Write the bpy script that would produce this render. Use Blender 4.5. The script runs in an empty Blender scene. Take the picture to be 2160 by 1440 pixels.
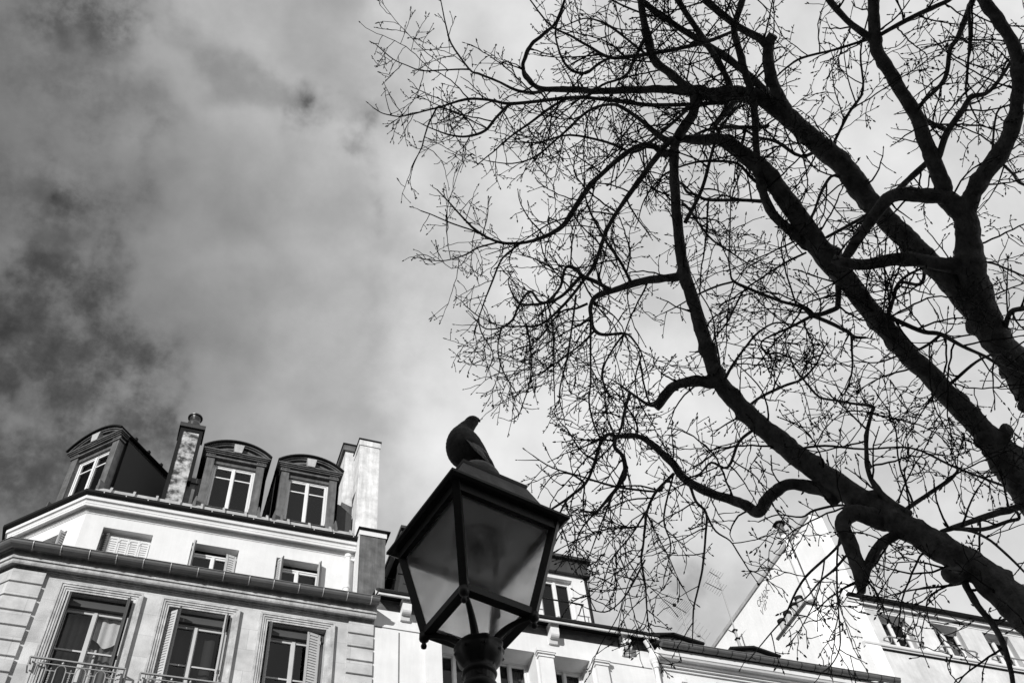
import bpy, bmesh, math, random
from mathutils import Vector, Matrix, noise

S = bpy.context.scene
COL = S.collection
# ------------------------------------------------------------------ camera
CAMZ, FPX = 1.6, 2096.26
PITCH, ROLL, AZ = math.radians(53.797), math.radians(-8.2247), math.radians(26.227)
FW = Vector((math.sin(AZ)*math.cos(PITCH), math.cos(AZ)*math.cos(PITCH), math.sin(PITCH)))
_r0 = Vector((math.cos(AZ), -math.sin(AZ), 0)); _u0 = _r0.cross(FW)
RT = _r0*math.cos(ROLL)+_u0*math.sin(ROLL); UP = _u0*math.cos(ROLL)-_r0*math.sin(ROLL)
cam = bpy.data.cameras.new('camera'); co = bpy.data.objects.new('camera', cam); COL.objects.link(co)
cam.sensor_width = 36.0; cam.lens = 36.0*FPX/2160.0; cam.clip_start = 0.05; cam.clip_end = 3000
co.matrix_world = Matrix(((RT.x, UP.x, -FW.x, 0), (RT.y, UP.y, -FW.y, 0), (RT.z, UP.z, -FW.z, CAMZ), (0, 0, 0, 1)))
S.camera = co
CAM = Vector((0, 0, CAMZ))
def at(px, py, r):
    """world point seen at a pixel of the 2160x1440 photograph, r metres from the camera"""
    d = RT*((px-1080)/FPX) + UP*(-(py-720)/FPX) + FW
    return CAM + d.normalized()*r

# ------------------------------------------------------------------ light
SUN_AZ, SUN_EL = math.radians(42), math.radians(16)      # from behind-left of the street front
S.view_settings.view_transform = 'Standard'; S.view_settings.look = 'None'
S.view_settings.gamma = 1.0; S.view_settings.exposure = 0.22
sd = bpy.data.lights.new('sun', 'SUN'); so = bpy.data.objects.new('sun', sd); COL.objects.link(so)
sd.energy = 4.2; sd.angle = math.radians(0.5); sd.color = (1, 0.995, 0.985)
sdir = Vector((-math.sin(SUN_AZ)*math.cos(SUN_EL), -math.cos(SUN_AZ)*math.cos(SUN_EL), math.sin(SUN_EL)))
so.rotation_euler = sdir.to_track_quat('Z', 'Y').to_euler()

W = bpy.data.worlds.new('World'); S.world = W; W.use_nodes = True
def build_world():
    nt = W.node_tree; N = nt.nodes; L = nt.links; N.clear()
    out = N.new('ShaderNodeOutputWorld'); bg = N.new('ShaderNodeBackground'); L.new(bg.outputs[0], out.inputs[0])
    bg.inputs[1].default_value = 0.1
    sky = N.new('ShaderNodeTexSky'); sky.sky_type = 'NISHITA'; sky.sun_disc = False
    sky.sun_elevation = SUN_EL; sky.sun_rotation = math.radians(180)+SUN_AZ
    bw = N.new('ShaderNodeRGBToBW'); L.new(sky.outputs[0], bw.inputs[0])
    tc = N.new('ShaderNodeTexCoord'); D = tc.outputs['Generated']
    def M(op, a, b=None, c=None, clamp=False):
        n = N.new('ShaderNodeMath'); n.operation = op; n.use_clamp = clamp
        for i, v in enumerate((a, b, c)):
            if v is None: continue
            if isinstance(v, (int, float)): n.inputs[i].default_value = v
            else: L.new(v, n.inputs[i])
        return n.outputs[0]
    def noi(scale, detail, rough, dist=0.0, vec=D):
        n = N.new('ShaderNodeTexNoise'); n.inputs['Scale'].default_value = scale; n.inputs['Detail'].default_value = detail
        n.inputs['Roughness'].default_value = rough; n.inputs['Distortion'].default_value = dist; L.new(vec, n.inputs['Vector'])
        return n.outputs['Fac']
    def dot(v):
        n = N.new('ShaderNodeVectorMath'); n.operation = 'DOT_PRODUCT'; L.new(D, n.inputs[0]); n.inputs[1].default_value = v
        return n.outputs['Value']
    def ramp(v, pts):
        n = N.new('ShaderNodeValToRGB'); L.new(v, n.inputs[0]); cr = n.color_ramp; cr.interpolation = 'B_SPLINE'
        while len(cr.elements) < len(pts): cr.elements.new(0.5)
        for e, (p, c) in zip(cr.elements, pts): e.position = p; e.color = (c, c, c, 1)
        return n.outputs[0]
    big = noi(1.7, 5, 0.55, 0.0); mid = noi(4.5, 7, 0.58, 0.0); fine = noi(9.0, 8, 0.6, 0.15)
    # the cloud sheet: bright thick cloud to the right of the street, thinner grey cloud to the left
    side = dot(tuple(RT))
    bank = M('ADD', side, M('MULTIPLY', M('SUBTRACT', mid, 0.5), 0.20))
    bank = M('ADD', bank, M('MULTIPLY', M('SUBTRACT', fine, 0.5), 0.07))
    bank = M('ADD', bank, M('MULTIPLY', M('SUBTRACT', big, 0.5), 0.10))
    lum = ramp(M('MULTIPLY_ADD', bank, 0.8, 0.5), SKY_RAMP)
    soft = M('MULTIPLY_ADD', M('SUBTRACT', mid, 0.5), 0.85, 1.0)
    soft = M('ADD', soft, M('MULTIPLY', M('SUBTRACT', big, 0.5), 0.5))
    soft = M('ADD', soft, M('MULTIPLY', M('SUBTRACT', fine, 0.5), 0.35)); lum = M('MULTIPLY', lum, soft)
    # gaps in the thin cloud where the dark clear sky shows
    warp = N.new('ShaderNodeTexNoise'); warp.inputs['Scale'].default_value = 7.0; warp.inputs['Detail'].default_value = 6; L.new(D, warp.inputs['Vector'])
    wv = N.new('ShaderNodeVectorMath'); wv.operation = 'MULTIPLY_ADD'; L.new(warp.outputs['Color'], wv.inputs[0])
    wv.inputs[1].default_value = (0.36,)*3; L.new(D, wv.inputs[2])
    wo = N.new('ShaderNodeVectorMath'); wo.operation = 'SUBTRACT'; L.new(wv.outputs[0], wo.inputs[0]); wo.inputs[1].default_value = (0.18,)*3
    gap = None
    for (x, y, rad, amt) in SKY_GAPS:
        c = (at(x, y, 1.0)-CAM).normalized()
        n = N.new('ShaderNodeVectorMath'); n.operation = 'DISTANCE'; L.new(wo.outputs[0], n.inputs[0]); n.inputs[1].default_value = c
        mr = N.new('ShaderNodeMapRange'); mr.interpolation_type = 'SMOOTHSTEP'; L.new(n.outputs['Value'], mr.inputs[0])
        mr.inputs[1].default_value = rad; mr.inputs[2].default_value = rad*0.15; mr.inputs[3].default_value = 0; mr.inputs[4].default_value = amt
        gap = mr.outputs[0] if gap is None else M('ADD', gap, mr.outputs[0])
    tex = ramp(M('ADD', M('MULTIPLY', fine, 0.55), M('MULTIPLY', noi(21.0, 8, 0.62), 0.45)), [(0.36, 0.03), (0.46, 0.38), (0.54, 0.80), (0.66, 1.0)])
    gap = M('MULTIPLY', M('MULTIPLY', M('MINIMUM', gap, 1.0), tex, clamp=True), 0.93)
    clear = M('MULTIPLY', bw.outputs[0], 0.15)                    # deep red-filter sky
    cloud = M('MULTIPLY', lum, 10.0)
    mixn = N.new('ShaderNodeMix'); mixn.data_type = 'FLOAT'
    L.new(gap, mixn.inputs[0]); L.new(cloud, mixn.inputs[2]); L.new(clear, mixn.inputs[3])
    cmb = N.new('ShaderNodeCombineColor')
    for i in range(3): L.new(mixn.outputs[0], cmb.inputs[i])
    L.new(cmb.outputs[0], bg.inputs[0])
SKY_RAMP = [(0.0, 0.13), (0.12, 0.20), (0.27, 0.31), (0.375, 0.40), (0.43, 0.57), (0.49, 0.61), (0.60, 0.63), (1.0, 0.63)]
SKY_GAPS = [(40, 690, 0.13, 1.1), (200, 690, 0.05, 0.7), (250, 890, 0.14, 1.0), (70, 950, 0.17, 0.72), (330, 1010, 0.10, 0.6), (130, 600, 0.10, 0.6), (30, 1090, 0.11, 0.8), (430, 900, 0.06, 1.1), (340, 930, 0.07, 0.7),
            (295, 80, 0.07, 0.8), (190, 165, 0.09, 0.75), (690, 245, 0.055, 0.95), (650, 175, 0.05, 0.6), (500, 170, 0.06, 0.4), (15, 430, 0.14, 0.75),
            (240, 440, 0.07, 0.45), (330, 375, 0.05, 0.3), (120, 60, 0.12, 0.2), (1400, 1235, 0.05, 0.35), (1290, 1270, 0.08, 0.18), (1560, 1250, 0.09, 0.12), (1450, 1330, 0.30, 0.22)]
build_world()

# ------------------------------------------------------------------ materials
def mat(name, base, rough=0.8, var=0.0, vscale=3.0, bump=0.0, bscale=40.0, metal=0.0, spec=0.3, streak=0.0, extra=None):
    m = bpy.data.materials.new(name); m.use_nodes = True; nt = m.node_tree; N = nt.nodes; L = nt.links
    b = N['Principled BSDF']; b.inputs['Roughness'].default_value = rough; b.inputs['Metallic'].default_value = metal
    b.inputs['Specular IOR Level'].default_value = spec
    b.inputs['Base Color'].default_value = (base, base, base, 1)
    tc = N.new('ShaderNodeNewGeometry')
    if var or streak:
        n = N.new('ShaderNodeTexNoise'); n.inputs['Scale'].default_value = vscale; n.inputs['Detail'].default_value = 8; n.inputs['Roughness'].default_value = 0.62
        L.new(tc.outputs['Position'], n.inputs['Vector'])
        mr = N.new('ShaderNodeMapRange'); mr.inputs[1].default_value = 0.25; mr.inputs[2].default_value = 0.75
        mr.inputs[3].default_value = base*(1-var); mr.inputs[4].default_value = min(base*(1+var*0.6), 0.88); L.new(n.outputs[0], mr.inputs[0])
        val = mr.outputs[0]
        if streak:
            mp = N.new('ShaderNodeMapping'); mp.inputs['Scale'].default_value = (9, 9, 0.7); L.new(tc.outputs['Position'], mp.inputs[0])
            n2 = N.new('ShaderNodeTexNoise'); n2.inputs['Scale'].default_value = 1.3; n2.inputs['Detail'].default_value = 7; n2.inputs['Roughness'].default_value = 0.7; L.new(mp.outputs[0], n2.inputs['Vector'])
            m2 = N.new('ShaderNodeMapRange'); m2.inputs[1].default_value = 0.35; m2.inputs[2].default_value = 0.62; m2.inputs[3].default_value = 1-streak; m2.inputs[4].default_value = 1; L.new(n2.outputs[0], m2.inputs[0])
            mu = N.new('ShaderNodeMath'); mu.operation = 'MULTIPLY'; L.new(val, mu.inputs[0]); L.new(m2.outputs[0], mu.inputs[1]); val = mu.outputs[0]
        if extra: val = extra(N, L, tc, val)
        L.new(val, b.inputs['Base Color'])
    if bump:
        n = N.new('ShaderNodeTexNoise'); n.inputs['Scale'].default_value = bscale; n.inputs['Detail'].default_value = 6; L.new(tc.outputs['Position'], n.inputs['Vector'])
        bp = N.new('ShaderNodeBump'); bp.inputs['Strength'].default_value = bump; bp.inputs['Distance'].default_value = 0.02; L.new(n.outputs[0], bp.inputs['Height']); L.new(bp.outputs[0], b.inputs['Normal'])
    return m
def stone_joints(N, L, tc, val):
    sx = N.new('ShaderNodeSeparateXYZ'); L.new(tc.outputs['Position'], sx.inputs[0])
    cx = N.new('ShaderNodeCombineXYZ'); L.new(sx.outputs[0], cx.inputs[0]); L.new(sx.outputs[2], cx.inputs[1])
    br = N.new('ShaderNodeTexBrick'); L.new(cx.outputs[0], br.inputs['Vector']); br.inputs['Scale'].default_value = 1.0
    br.inputs['Brick Width'].default_value = 0.86; br.inputs['Row Height'].default_value = 0.405; br.inputs['Mortar Size'].default_value = 0.004
    br.inputs['Color1'].default_value = (1, 1, 1, 1); br.inputs['Color2'].default_value = (0.84, 0.84, 0.84, 1); br.inputs['Mortar'].default_value = (0.68, 0.68, 0.68, 1)
    mu = N.new('ShaderNodeMath'); mu.operation = 'MULTIPLY'; L.new(val, mu.inputs[0]); L.new(br.outputs['Color'], mu.inputs[1]); return mu.outputs[0]
def blotches(N, L, tc, val):
    n = N.new('ShaderNodeTexNoise'); n.inputs['Scale'].default_value = 5.5; n.inputs['Detail'].default_value = 9; n.inputs['Roughness'].default_value = 0.68; L.new(tc.outputs['Position'], n.inputs['Vector'])
    m2 = N.new('ShaderNodeMapRange'); m2.inputs[1].default_value = 0.40; m2.inputs[2].default_value = 0.58; m2.inputs[3].default_value = 0.10; m2.inputs[4].default_value = 1; L.new(n.outputs[0], m2.inputs[0])
    mu = N.new('ShaderNodeMath'); mu.operation = 'MULTIPLY'; L.new(val, mu.inputs[0]); L.new(m2.outputs[0], mu.inputs[1]); return mu.outputs[0]
MT = dict(
    stone=mat('cut_stone', 0.53, 0.9, 0.36, 2.6, 0.25, 60, extra=stone_joints),
    trim=mat('stone_trim', 0.54, 0.9, 0.42, 6.0, 0.35, 70, streak=0.3),
    plaster=mat('white_plaster', 0.67, 0.9, 0.12, 1.7, 0.12, 30, streak=0.06),
    plaster_old=mat('weathered_plaster', 0.63, 0.9, 0.34, 1.6, 0.2, 25, streak=0.12),
    gable=mat('whitewashed_gable', 0.86, 0.9, 0.12, 1.6, 0.2, 20, streak=0.05),
    render_dark=mat('dark_render', 0.15, 0.9, 0.45, 4.0, 0.2, 40),  # dark tone: on the frieze it holds stain and eave shadow together
    shutter_white=mat('white_shutter_paint', 0.60, 0.5, 0.1, 5.0), blotchy=mat('blotched_render', 0.46, 0.9, 0.45, 5.0, 0.2, 40, extra=blotches),
    chimney=mat('chimney_render', 0.72, 0.9, 0.36, 4.0, 0.3, 30, streak=0.32),
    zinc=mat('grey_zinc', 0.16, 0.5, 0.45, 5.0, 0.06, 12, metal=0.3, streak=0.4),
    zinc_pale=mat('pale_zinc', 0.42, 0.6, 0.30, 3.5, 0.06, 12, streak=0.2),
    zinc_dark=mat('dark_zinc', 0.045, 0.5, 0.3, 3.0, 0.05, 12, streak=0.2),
    gutter=mat('gutter_zinc', 0.12, 0.42, 0.25, 6.0, 0.03, 20, metal=0.2, spec=0.5),
    black=mat('black_metal', 0.012, 0.6, 0.2, 8.0, spec=0.12),
    iron=mat('lamp_iron', 0.028, 0.45, 0.35, 30.0, 0.06, 90, spec=0.4),
    lampzinc=mat('lamp_roof_metal', 0.17, 0.5, 0.5, 14.0, 0.1, 60, streak=0.55),
    enamel=mat('white_enamel', 0.82, 0.4), whitewood=mat('white_window_paint', 0.66, 0.5, 0.06, 5.0),
    greywood=mat('grey_window_paint', 0.46, 0.5, 0.1, 5.0),
    shutter=mat('grey_shutter_paint', 0.43, 0.5, 0.1, 5.0),
    shutter_dark=mat('dark_shaded_paint', 0.06, 0.5, 0.1, 5.0),  # shutter paint with the shade on the folded leaves put into the colour
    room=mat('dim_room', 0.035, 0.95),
    curtain=mat('dark_curtain', 0.13, 0.95, 0.15, 9.0),
    net=mat('white_net_curtain', 0.7, 0.95, 0.1, 9.0),
    bracket=mat('bright_bracket', 0.6, 0.4, metal=0.3),
    whitepipe=mat('white_pipe', 0.72, 0.5, 0.1, 4.0),
    rail=mat('painted_iron_rail', 0.26, 0.4, spec=0.5),
    terracotta=mat('glazed_pot', 0.03, 0.3, 0.3, 20.0, spec=0.6),
    pot=mat('clay_pot', 0.42, 0.8, 0.3, 10.0),
    spray=mat('grey_spray_paint', 0.10, 0.9), spray_pale=mat('faded_spray_paint', 0.36, 0.9),
    steel=mat('antenna_metal', 0.4, 0.4, metal=0.4),
    bark=mat('lime_bark', 0.25, 0.95, 0.6, 18.0, 0.9, 40, spec=0.15, streak=0.45),
    twig=mat('twig_bark', 0.05, 0.9, 0.3, 25.0, spec=0.15), bud=mat('bud_scales', 0.04, 0.7, 0.3, 60.0),
    paving=mat('stone_paving', 0.08, 0.9, 0.25, 3.0, 0.2, 30),
)
def glass_mat(name, tint, gloss):
    m = bpy.data.materials.new(name); m.use_nodes = True; N = m.node_tree.nodes; L = m.node_tree.links; N.clear()
    o = N.new('ShaderNodeOutputMaterial'); mx = N.new('ShaderNodeMixShader'); t = N.new('ShaderNodeBsdfTransparent'); g = N.new('ShaderNodeBsdfGlossy')
    lw = N.new('ShaderNodeLayerWeight'); lw.inputs[0].default_value = 0.5; pw = N.new('ShaderNodeMath'); pw.operation = 'POWER'; pw.inputs[1].default_value = 5.0
    ma = N.new('ShaderNodeMath'); ma.operation = 'MULTIPLY_ADD'; ma.inputs[1].default_value = 0.92; ma.inputs[2].default_value = 0.045
    t.inputs[0].default_value = (tint,)*3+(1,); g.inputs['Roughness'].default_value = 0.03; g.inputs[0].default_value = (gloss,)*3+(1,)
    L.new(lw.outputs['Facing'], pw.inputs[0]); L.new(pw.outputs[0], ma.inputs[0]); L.new(ma.outputs[0], mx.inputs[0]); L.new(t.outputs[0], mx.inputs[1]); L.new(g.outputs[0], mx.inputs[2]); L.new(mx.outputs[0], o.inputs[0]); return m
MT['glass_dark'] = mat('dark_pane', 0.03, 0.1, spec=0.5)
MT['glass'] = glass_mat('window_glass', 0.72, 0.75)
def frosted():
    m = bpy.data.materials.new('dusty_lamp_glass'); m.use_nodes = True; N = m.node_tree.nodes; L = m.node_tree.links; N.clear()
    o = N.new('ShaderNodeOutputMaterial'); r = N.new('ShaderNodeBsdfRefraction'); d = N.new('ShaderNodeBsdfTranslucent'); mx = N.new('ShaderNodeMixShader')
    r.inputs['IOR'].default_value = 1.08; r.inputs['Roughness'].default_value = 0.3; r.inputs[0].default_value = (0.98,)*3+(1,)
    g = N.new('ShaderNodeNewGeometry'); n = N.new('ShaderNodeTexNoise'); n.inputs['Scale'].default_value = 9; n.inputs['Detail'].default_value = 8; n.inputs['Roughness'].default_value = 0.7; L.new(g.outputs['Position'], n.inputs['Vector'])
    mr = N.new('ShaderNodeMapRange'); mr.inputs[1].default_value = 0.35; mr.inputs[2].default_value = 0.7; mr.inputs[3].default_value = 0.03; mr.inputs[4].default_value = 0.34; L.new(n.outputs[0], mr.inputs[0])
    d.inputs[0].default_value = (0.72,)*3+(1,)
    L.new(mr.outputs[0], mx.inputs[0]); L.new(r.outputs[0], mx.inputs[1]); L.new(d.outputs[0], mx.inputs[2]); L.new(mx.outputs[0], o.inputs[0]); return m
MT['frost'] = frosted()

# ------------------------------------------------------------------ builders
class MB:
    """collects simple solids and links them as one mesh object"""
    def __init__(s, fr=None): s.v = []; s.f = []; s.fr = fr or (lambda u, d, z: Vector((u, d, z)))
    def add(s, vs, fs):
        b = len(s.v); s.v += [Vector(p) for p in vs]; s.f += [tuple(i+b for i in f) for f in fs]
    def loc(s, vs, fs): s.add([s.fr(*p) for p in vs], fs)
    def box(s, u0, u1, d0, d1, z0, z1):
        s.loc([(u, d, z) for z in (z0, z1) for d in (d0, d1) for u in (u0, u1)],
              [(0, 1, 3, 2), (4, 6, 7, 5), (0, 4, 5, 1), (2, 3, 7, 6), (0, 2, 6, 4), (1, 5, 7, 3)])
    def prism(s, pts, d0, d1):
        """(u,z) outline pushed from d0 to d1"""
        n = len(pts)
        s.loc([(u, d0, z) for u, z in pts]+[(u, d1, z) for u, z in pts],
              [tuple(range(n)), tuple(range(2*n-1, n-1, -1))]+[(i, i+n, (i+1) % n+n, (i+1) % n) for i in range(n)])
    def bar(s, a, b, w, h=None, upv=Vector((0, 0, 1))):
        a = s.fr(*a); b = s.fr(*b); h = h or w; t = (b-a).normalized(); x = t.cross(upv)
        if x.length < 1e-4: x = t.cross(Vector((1, 0, 0)))
        x.normalize(); y = x.cross(t)
        s.add([p+x*(sx*w/2)+y*(sy*h/2) for p in (a, b) for sx, sy in ((-1, -1), (1, -1), (1, 1), (-1, 1))],
              [(0, 1, 2, 3), (7, 6, 5, 4), (0, 4, 5, 1), (1, 5, 6, 2), (2, 6, 7, 3), (3, 7, 4, 0)])
    def tube(s, pts, rad, n=8, world=False, cap=True):
        P = [Vector(p) if world else s.fr(*p) for p in pts]; R = rad if isinstance(rad, (list, tuple)) else [rad]*len(P)
        b = len(s.v); x = None
        for i, p in enumerate(P):
            t = (P[min(i+1, len(P)-1)]-P[max(i-1, 0)])
            t = t.normalized() if t.length > 1e-9 else Vector((0, 0, 1))
            if x is None: x = t.orthogonal()
            x = x-t*x.dot(t)
            x = x.normalized() if x.length > 1e-6 else t.orthogonal().normalized()
            y = t.cross(x)
            for k in range(n):
                a = 2*math.pi*k/n; s.v.append(p+(x*math.cos(a)+y*math.sin(a))*R[i])
        for i in range(len(P)-1):
            for k in range(n):
                s.f.append((b+i*n+k, b+i*n+(k+1) % n, b+(i+1)*n+(k+1) % n, b+(i+1)*n+k))
        if cap: s.f.append(tuple(b+k for k in range(n-1, -1, -1))); s.f.append(tuple(b+(len(P)-1)*n+k for k in range(n)))
    def lathe(s, prof, c, n=20, fn=None):
        """(radius, z) profile turned round the vertical through c"""
        b = len(s.v)
        for r, z in prof:
            for k in range(n):
                a = 2*math.pi*k/n; rr = r*(fn(a, z) if fn else 1); s.v.append(s.fr(c[0]+rr*math.cos(a), c[1]+rr*math.sin(a), c[2]+z))
        for i in range(len(prof)-1):
            for k in range(n): s.f.append((b+i*n+k, b+i*n+(k+1) % n, b+(i+1)*n+(k+1) % n, b+(i+1)*n+k))
        s.f.append(tuple(b+k for k in range(n-1, -1, -1))); s.f.append(tuple(b+(len(prof)-1)*n+k for k in range(n)))
    def wall(s, u0, u1, z0, z1, ops, rev=0.22, sp=0.0):
        us = sorted({u0, u1, *[o[0] for o in ops], *[o[1] for o in ops]}); zs = sorted({z0, z1, *[o[2] for o in ops], *[o[3] for o in ops]})
        for i in range(len(us)-1):
            for j in range(len(zs)-1):
                cu, cz = (us[i]+us[i+1])/2, (zs[j]+zs[j+1])/2
                if any(o[0] < cu < o[1] and o[2] < cz < o[3] for o in ops): continue
                s.loc([(us[i], 0, zs[j]), (us[i+1], 0, zs[j]), (us[i+1], 0, zs[j+1]), (us[i], 0, zs[j+1])], [(0, 1, 2, 3)])
        for a, b, c, d in ops:
            for q in ([(a, 0, c), (a, 0, d), (a, rev, d), (a, rev, c)], [(b, 0, c), (b+sp, rev, c), (b+sp, rev, d), (b, 0, d)],
                      [(a, 0, d), (b, 0, d), (b+sp, rev, d), (a, rev, d)], [(a, 0, c), (a, rev, c), (b+sp, rev, c), (b, 0, c)]):
                s.loc(q, [(0, 1, 2, 3)])
    def sweep(s, prof, path, closed=True):
        """(out, z) profile carried along an XY path, out to the right of the way it runs, mitred"""
        P = [Vector((p[0], p[1])) for p in path]; n = len(prof); b = len(s.v)
        for i, p in enumerate(P):
            ds = []
            if i > 0: ds.append((P[i]-P[i-1]).normalized())
            if i < len(P)-1: ds.append((P[i+1]-P[i]).normalized())
            ns = [Vector((d.y, -d.x)) for d in ds]; m = sum(ns, Vector((0, 0))); m.normalize(); k = 1/max(m.dot(ns[0]), 0.3)
            for o, z in prof: q = p+m*(o*k); s.v.append(Vector((q.x, q.y, z)))
        for i in range(len(P)-1):
            for k in range(n if closed else n-1): s.f.append((b+i*n+k, b+i*n+(k+1) % n, b+(i+1)*n+(k+1) % n, b+(i+1)*n+k))
        if closed: s.f.append(tuple(b+k for k in range(n-1, -1, -1))); s.f.append(tuple(b+(len(P)-1)*n+k for k in range(n)))
    def build(s, name, m, parent=None, smooth=False, fix=True):
        me = bpy.data.meshes.new(name); me.from_pydata([tuple(v) for v in s.v], [], s.f)
        if fix:
            bm = bmesh.new(); bm.from_mesh(me)
            if 'wall' in name: bmesh.ops.remove_doubles(bm, verts=bm.verts, dist=1e-4)
            bmesh.ops.recalc_face_normals(bm, faces=bm.faces); bm.to_mesh(me); bm.free()
        o = bpy.data.objects.new(name, me); COL.objects.link(o); me.materials.append(m)
        if smooth: me.polygons.foreach_set('use_smooth', [True]*len(me.polygons))
        if parent is not None: o.parent = parent; o.matrix_parent_inverse = parent.matrix_basis.inverted() if KEEP.get(parent.name) else Matrix()
        return o
KEEP = {}
def thing(name, label, cat, loc=(0, 0, 0), group=None):
    o = bpy.data.objects.new(name, None); COL.objects.link(o); o.location = loc; o['label'] = label; o['category'] = cat
    if group: o['group'] = group
    return o
def frame(ox, oy, ang=0.0):
    """facade frame: u along the front to the right, d into the building, z up"""
    c, s_ = math.cos(ang), math.sin(ang)
    return lambda u, d, z: Vector((ox+u*c-d*s_, oy+u*s_+d*c, z))
def gutter_prof(o, z, r, n=9):
    """half-round trough with a rolled front edge"""
    out = [(o+r*math.cos(math.pi+math.pi*i/(n-1)), z+r*math.sin(math.pi+math.pi*i/(n-1))) for i in range(n)]
    return out+[(o+r+0.012, z+0.004), (o+r+0.006, z+0.022), (o+r-0.012, z+0.016), (o-r+0.012, z+0.016)]
Q45 = -math.pi/4
# ------------------------------------------------------------------ ground
def ground():
    mb = MB(); mb.loc([(-120, -120, 0), (120, -120, 0), (120, 120, 0), (-120, 120, 0)], [(0, 1, 2, 3)])
    o = mb.build('ground', MT['paving']); o['kind'] = 'structure'
ground()

# ------------------------------------------------------------------ windows, shutters, rails
def window(parent, fr, u0, u1, z0, z1, d, m='whitewood', bars=(0.62,), curtain=None, low=0.08, name='window'):
    w = MB(fr); e = 0.032; t = 0.038; cu = (u0+u1)/2
    w.box(u0, u0+e, d, d+.07, z0, z1); w.box(u1-e, u1, d, d+.07, z0, z1); w.box(u0+e, u1-e, d, d+.07, z1-e, z1); w.box(u0+e, u1-e, d, d+.07, z0, z0+e)
    for a, b in ((u0+e+.004, cu-.004), (cu+.004, u1-e-.004)):
        w.box(a, a+t, d+.012, d+.055, z0+e+.004, z1-e-.004); w.box(b-t, b, d+.012, d+.055, z0+e+.004, z1-e-.004)
        w.box(a+t, b-t, d+.014, d+.053, z1-e-.004-t, z1-e-.004); w.box(a+t, b-t, d+.014, d+.053, z0+e+.004, z0+e+low+.02)
        for h in bars: zz = z1-e-h*(z1-z0) if h < 1 else z1-h; w.box(a+t, b-t, d+.02, d+.05, zz-.014, zz+.014)
    w.box(cu-.026, cu+.026, d-.008, d+.012, z0+e+.01, z1-e-.01)
    f = w.build(name, MT[m], parent)
    p = MB(fr)
    for a, b in ((u0+e+t-.01, cu-t+.006), (cu+t-.006, u1-e-t+.01)): p.loc([(a, d+.036, z0+e), (b, d+.036, z0+e), (b, d+.036, z1-e-.02), (a, d+.036, z1-e-.02)], [(0, 1, 2, 3)])
    p.build('pane', MT['glass'], f, fix=False)
    r = MB(fr); a, b, c, g = u0-.25, u1+.25, z0-.1, z1+.15; d0, d1 = d+.075, d+1.6
    r.loc([(a, d0, c), (b, d0, c), (b, d0, g), (a, d0, g), (a, d1, c), (b, d1, c), (b, d1, g), (a, d1, g)], [(4, 5, 6, 7), (0, 4, 7, 3), (1, 2, 6, 5), (3, 7, 6, 2), (0, 1, 5, 4)])
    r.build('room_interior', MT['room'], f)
    if curtain: curtain_mesh(f, fr, u0+e, u1-e, z0+.05, z1-.05, d+.16, curtain)
    return f
def curtain_mesh(f, fr, u0, u1, z0, z1, d, kind):
    def cloth(a, b, za, zb, amp, n, nm, m, edge=None):
        c = MB(fr); N = n*8
        for j in range(2):
            for i in range(N+1):
                t = i/N; zz = (zb, za)[j]
                if j == 1 and edge: zz += edge(t)
                c.v.append(fr(a+(b-a)*t, d+amp*math.sin(t*n*2*math.pi)+amp*.4*math.sin(t*n*5.1), zz))
        for i in range(N): c.f.append((i, i+1, N+2+i, N+1+i))
        c.build(nm, MT[m], f, smooth=True)
    if kind == 'pleated':
        cloth(u0, u1, z0, z1, .018, 9, 'curtain', 'curtain')
        d -= .05; cu = (u0+u1)/2
        cloth(cu+.05, u1, z1-.48, z1, .01, 3, 'valance', 'net', lambda t: .07*math.cos(t*2*math.pi*1.0))
        cloth(cu+.03, cu+.17, z0, z1-.6, .012, 2, 'tied_curtain', 'net', lambda t: 0)
    elif kind == 'hazy': cloth(u0+.12, u1-.12, z0, z1, .012, 4, 'curtain', 'room')
    elif kind == 'net': cloth(u0+(u1-u0)*.55, u1, z0, z1, .012, 5, 'curtain', 'curtain')
def shutter(win, fr, hu, d, z0, z1, width, ang, m='shutter', folds=1):
    """a louvred metal leaf hinged at hu; ang 0 lies across the opening, 90 stands out from the wall; sign of width gives the side"""
    c, s_ = math.cos(math.radians(ang)), math.sin(math.radians(ang)); sg = 1 if width > 0 else -1; w = abs(width)
    def lf(a, b, z): return fr(hu+sg*(a*c)+sg*b*s_*0.0+ (0), d-a*s_+b, z) if ang < 20 else fr(hu+sg*(a*c+b*s_), d-a*s_+b*c, z)
    q = MB(lf); th = .022
    sw = .03 if w < .2 else .045; q.box(0, sw, 0, th, z0, z1); q.box(w-sw, w, 0, th, z0, z1); q.box(.03, w-.03, 0, th, z0, z0+.05); q.box(.03, w-.03, 0, th, z1-.05, z1)
    q.box(.03, w-.03, th*.55, th*.8, z0+.05, z1-.05)
    n = max(4, int((z1-z0)/.055))
    for i in range(n):
        zz = z0+.06+(z1-z0-.12)*i/n; q.loc([(sw, .001, zz), (w-sw, .001, zz), (w-sw, th*.5, zz+.034), (sw, th*.5, zz+.034), (sw, .004, zz-.003), (w-sw, .004, zz-.003)], [(0, 1, 2, 3), (0, 4, 5, 1)])
    for zz in (z0+(z1-z0)*.18, z0+(z1-z0)*.55, z0+(z1-z0)*.93): q.box(-.012, .014, -.012, th+.004, zz-.03, zz+.03)
    return q.build('shutter', MT[m], win)
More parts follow.
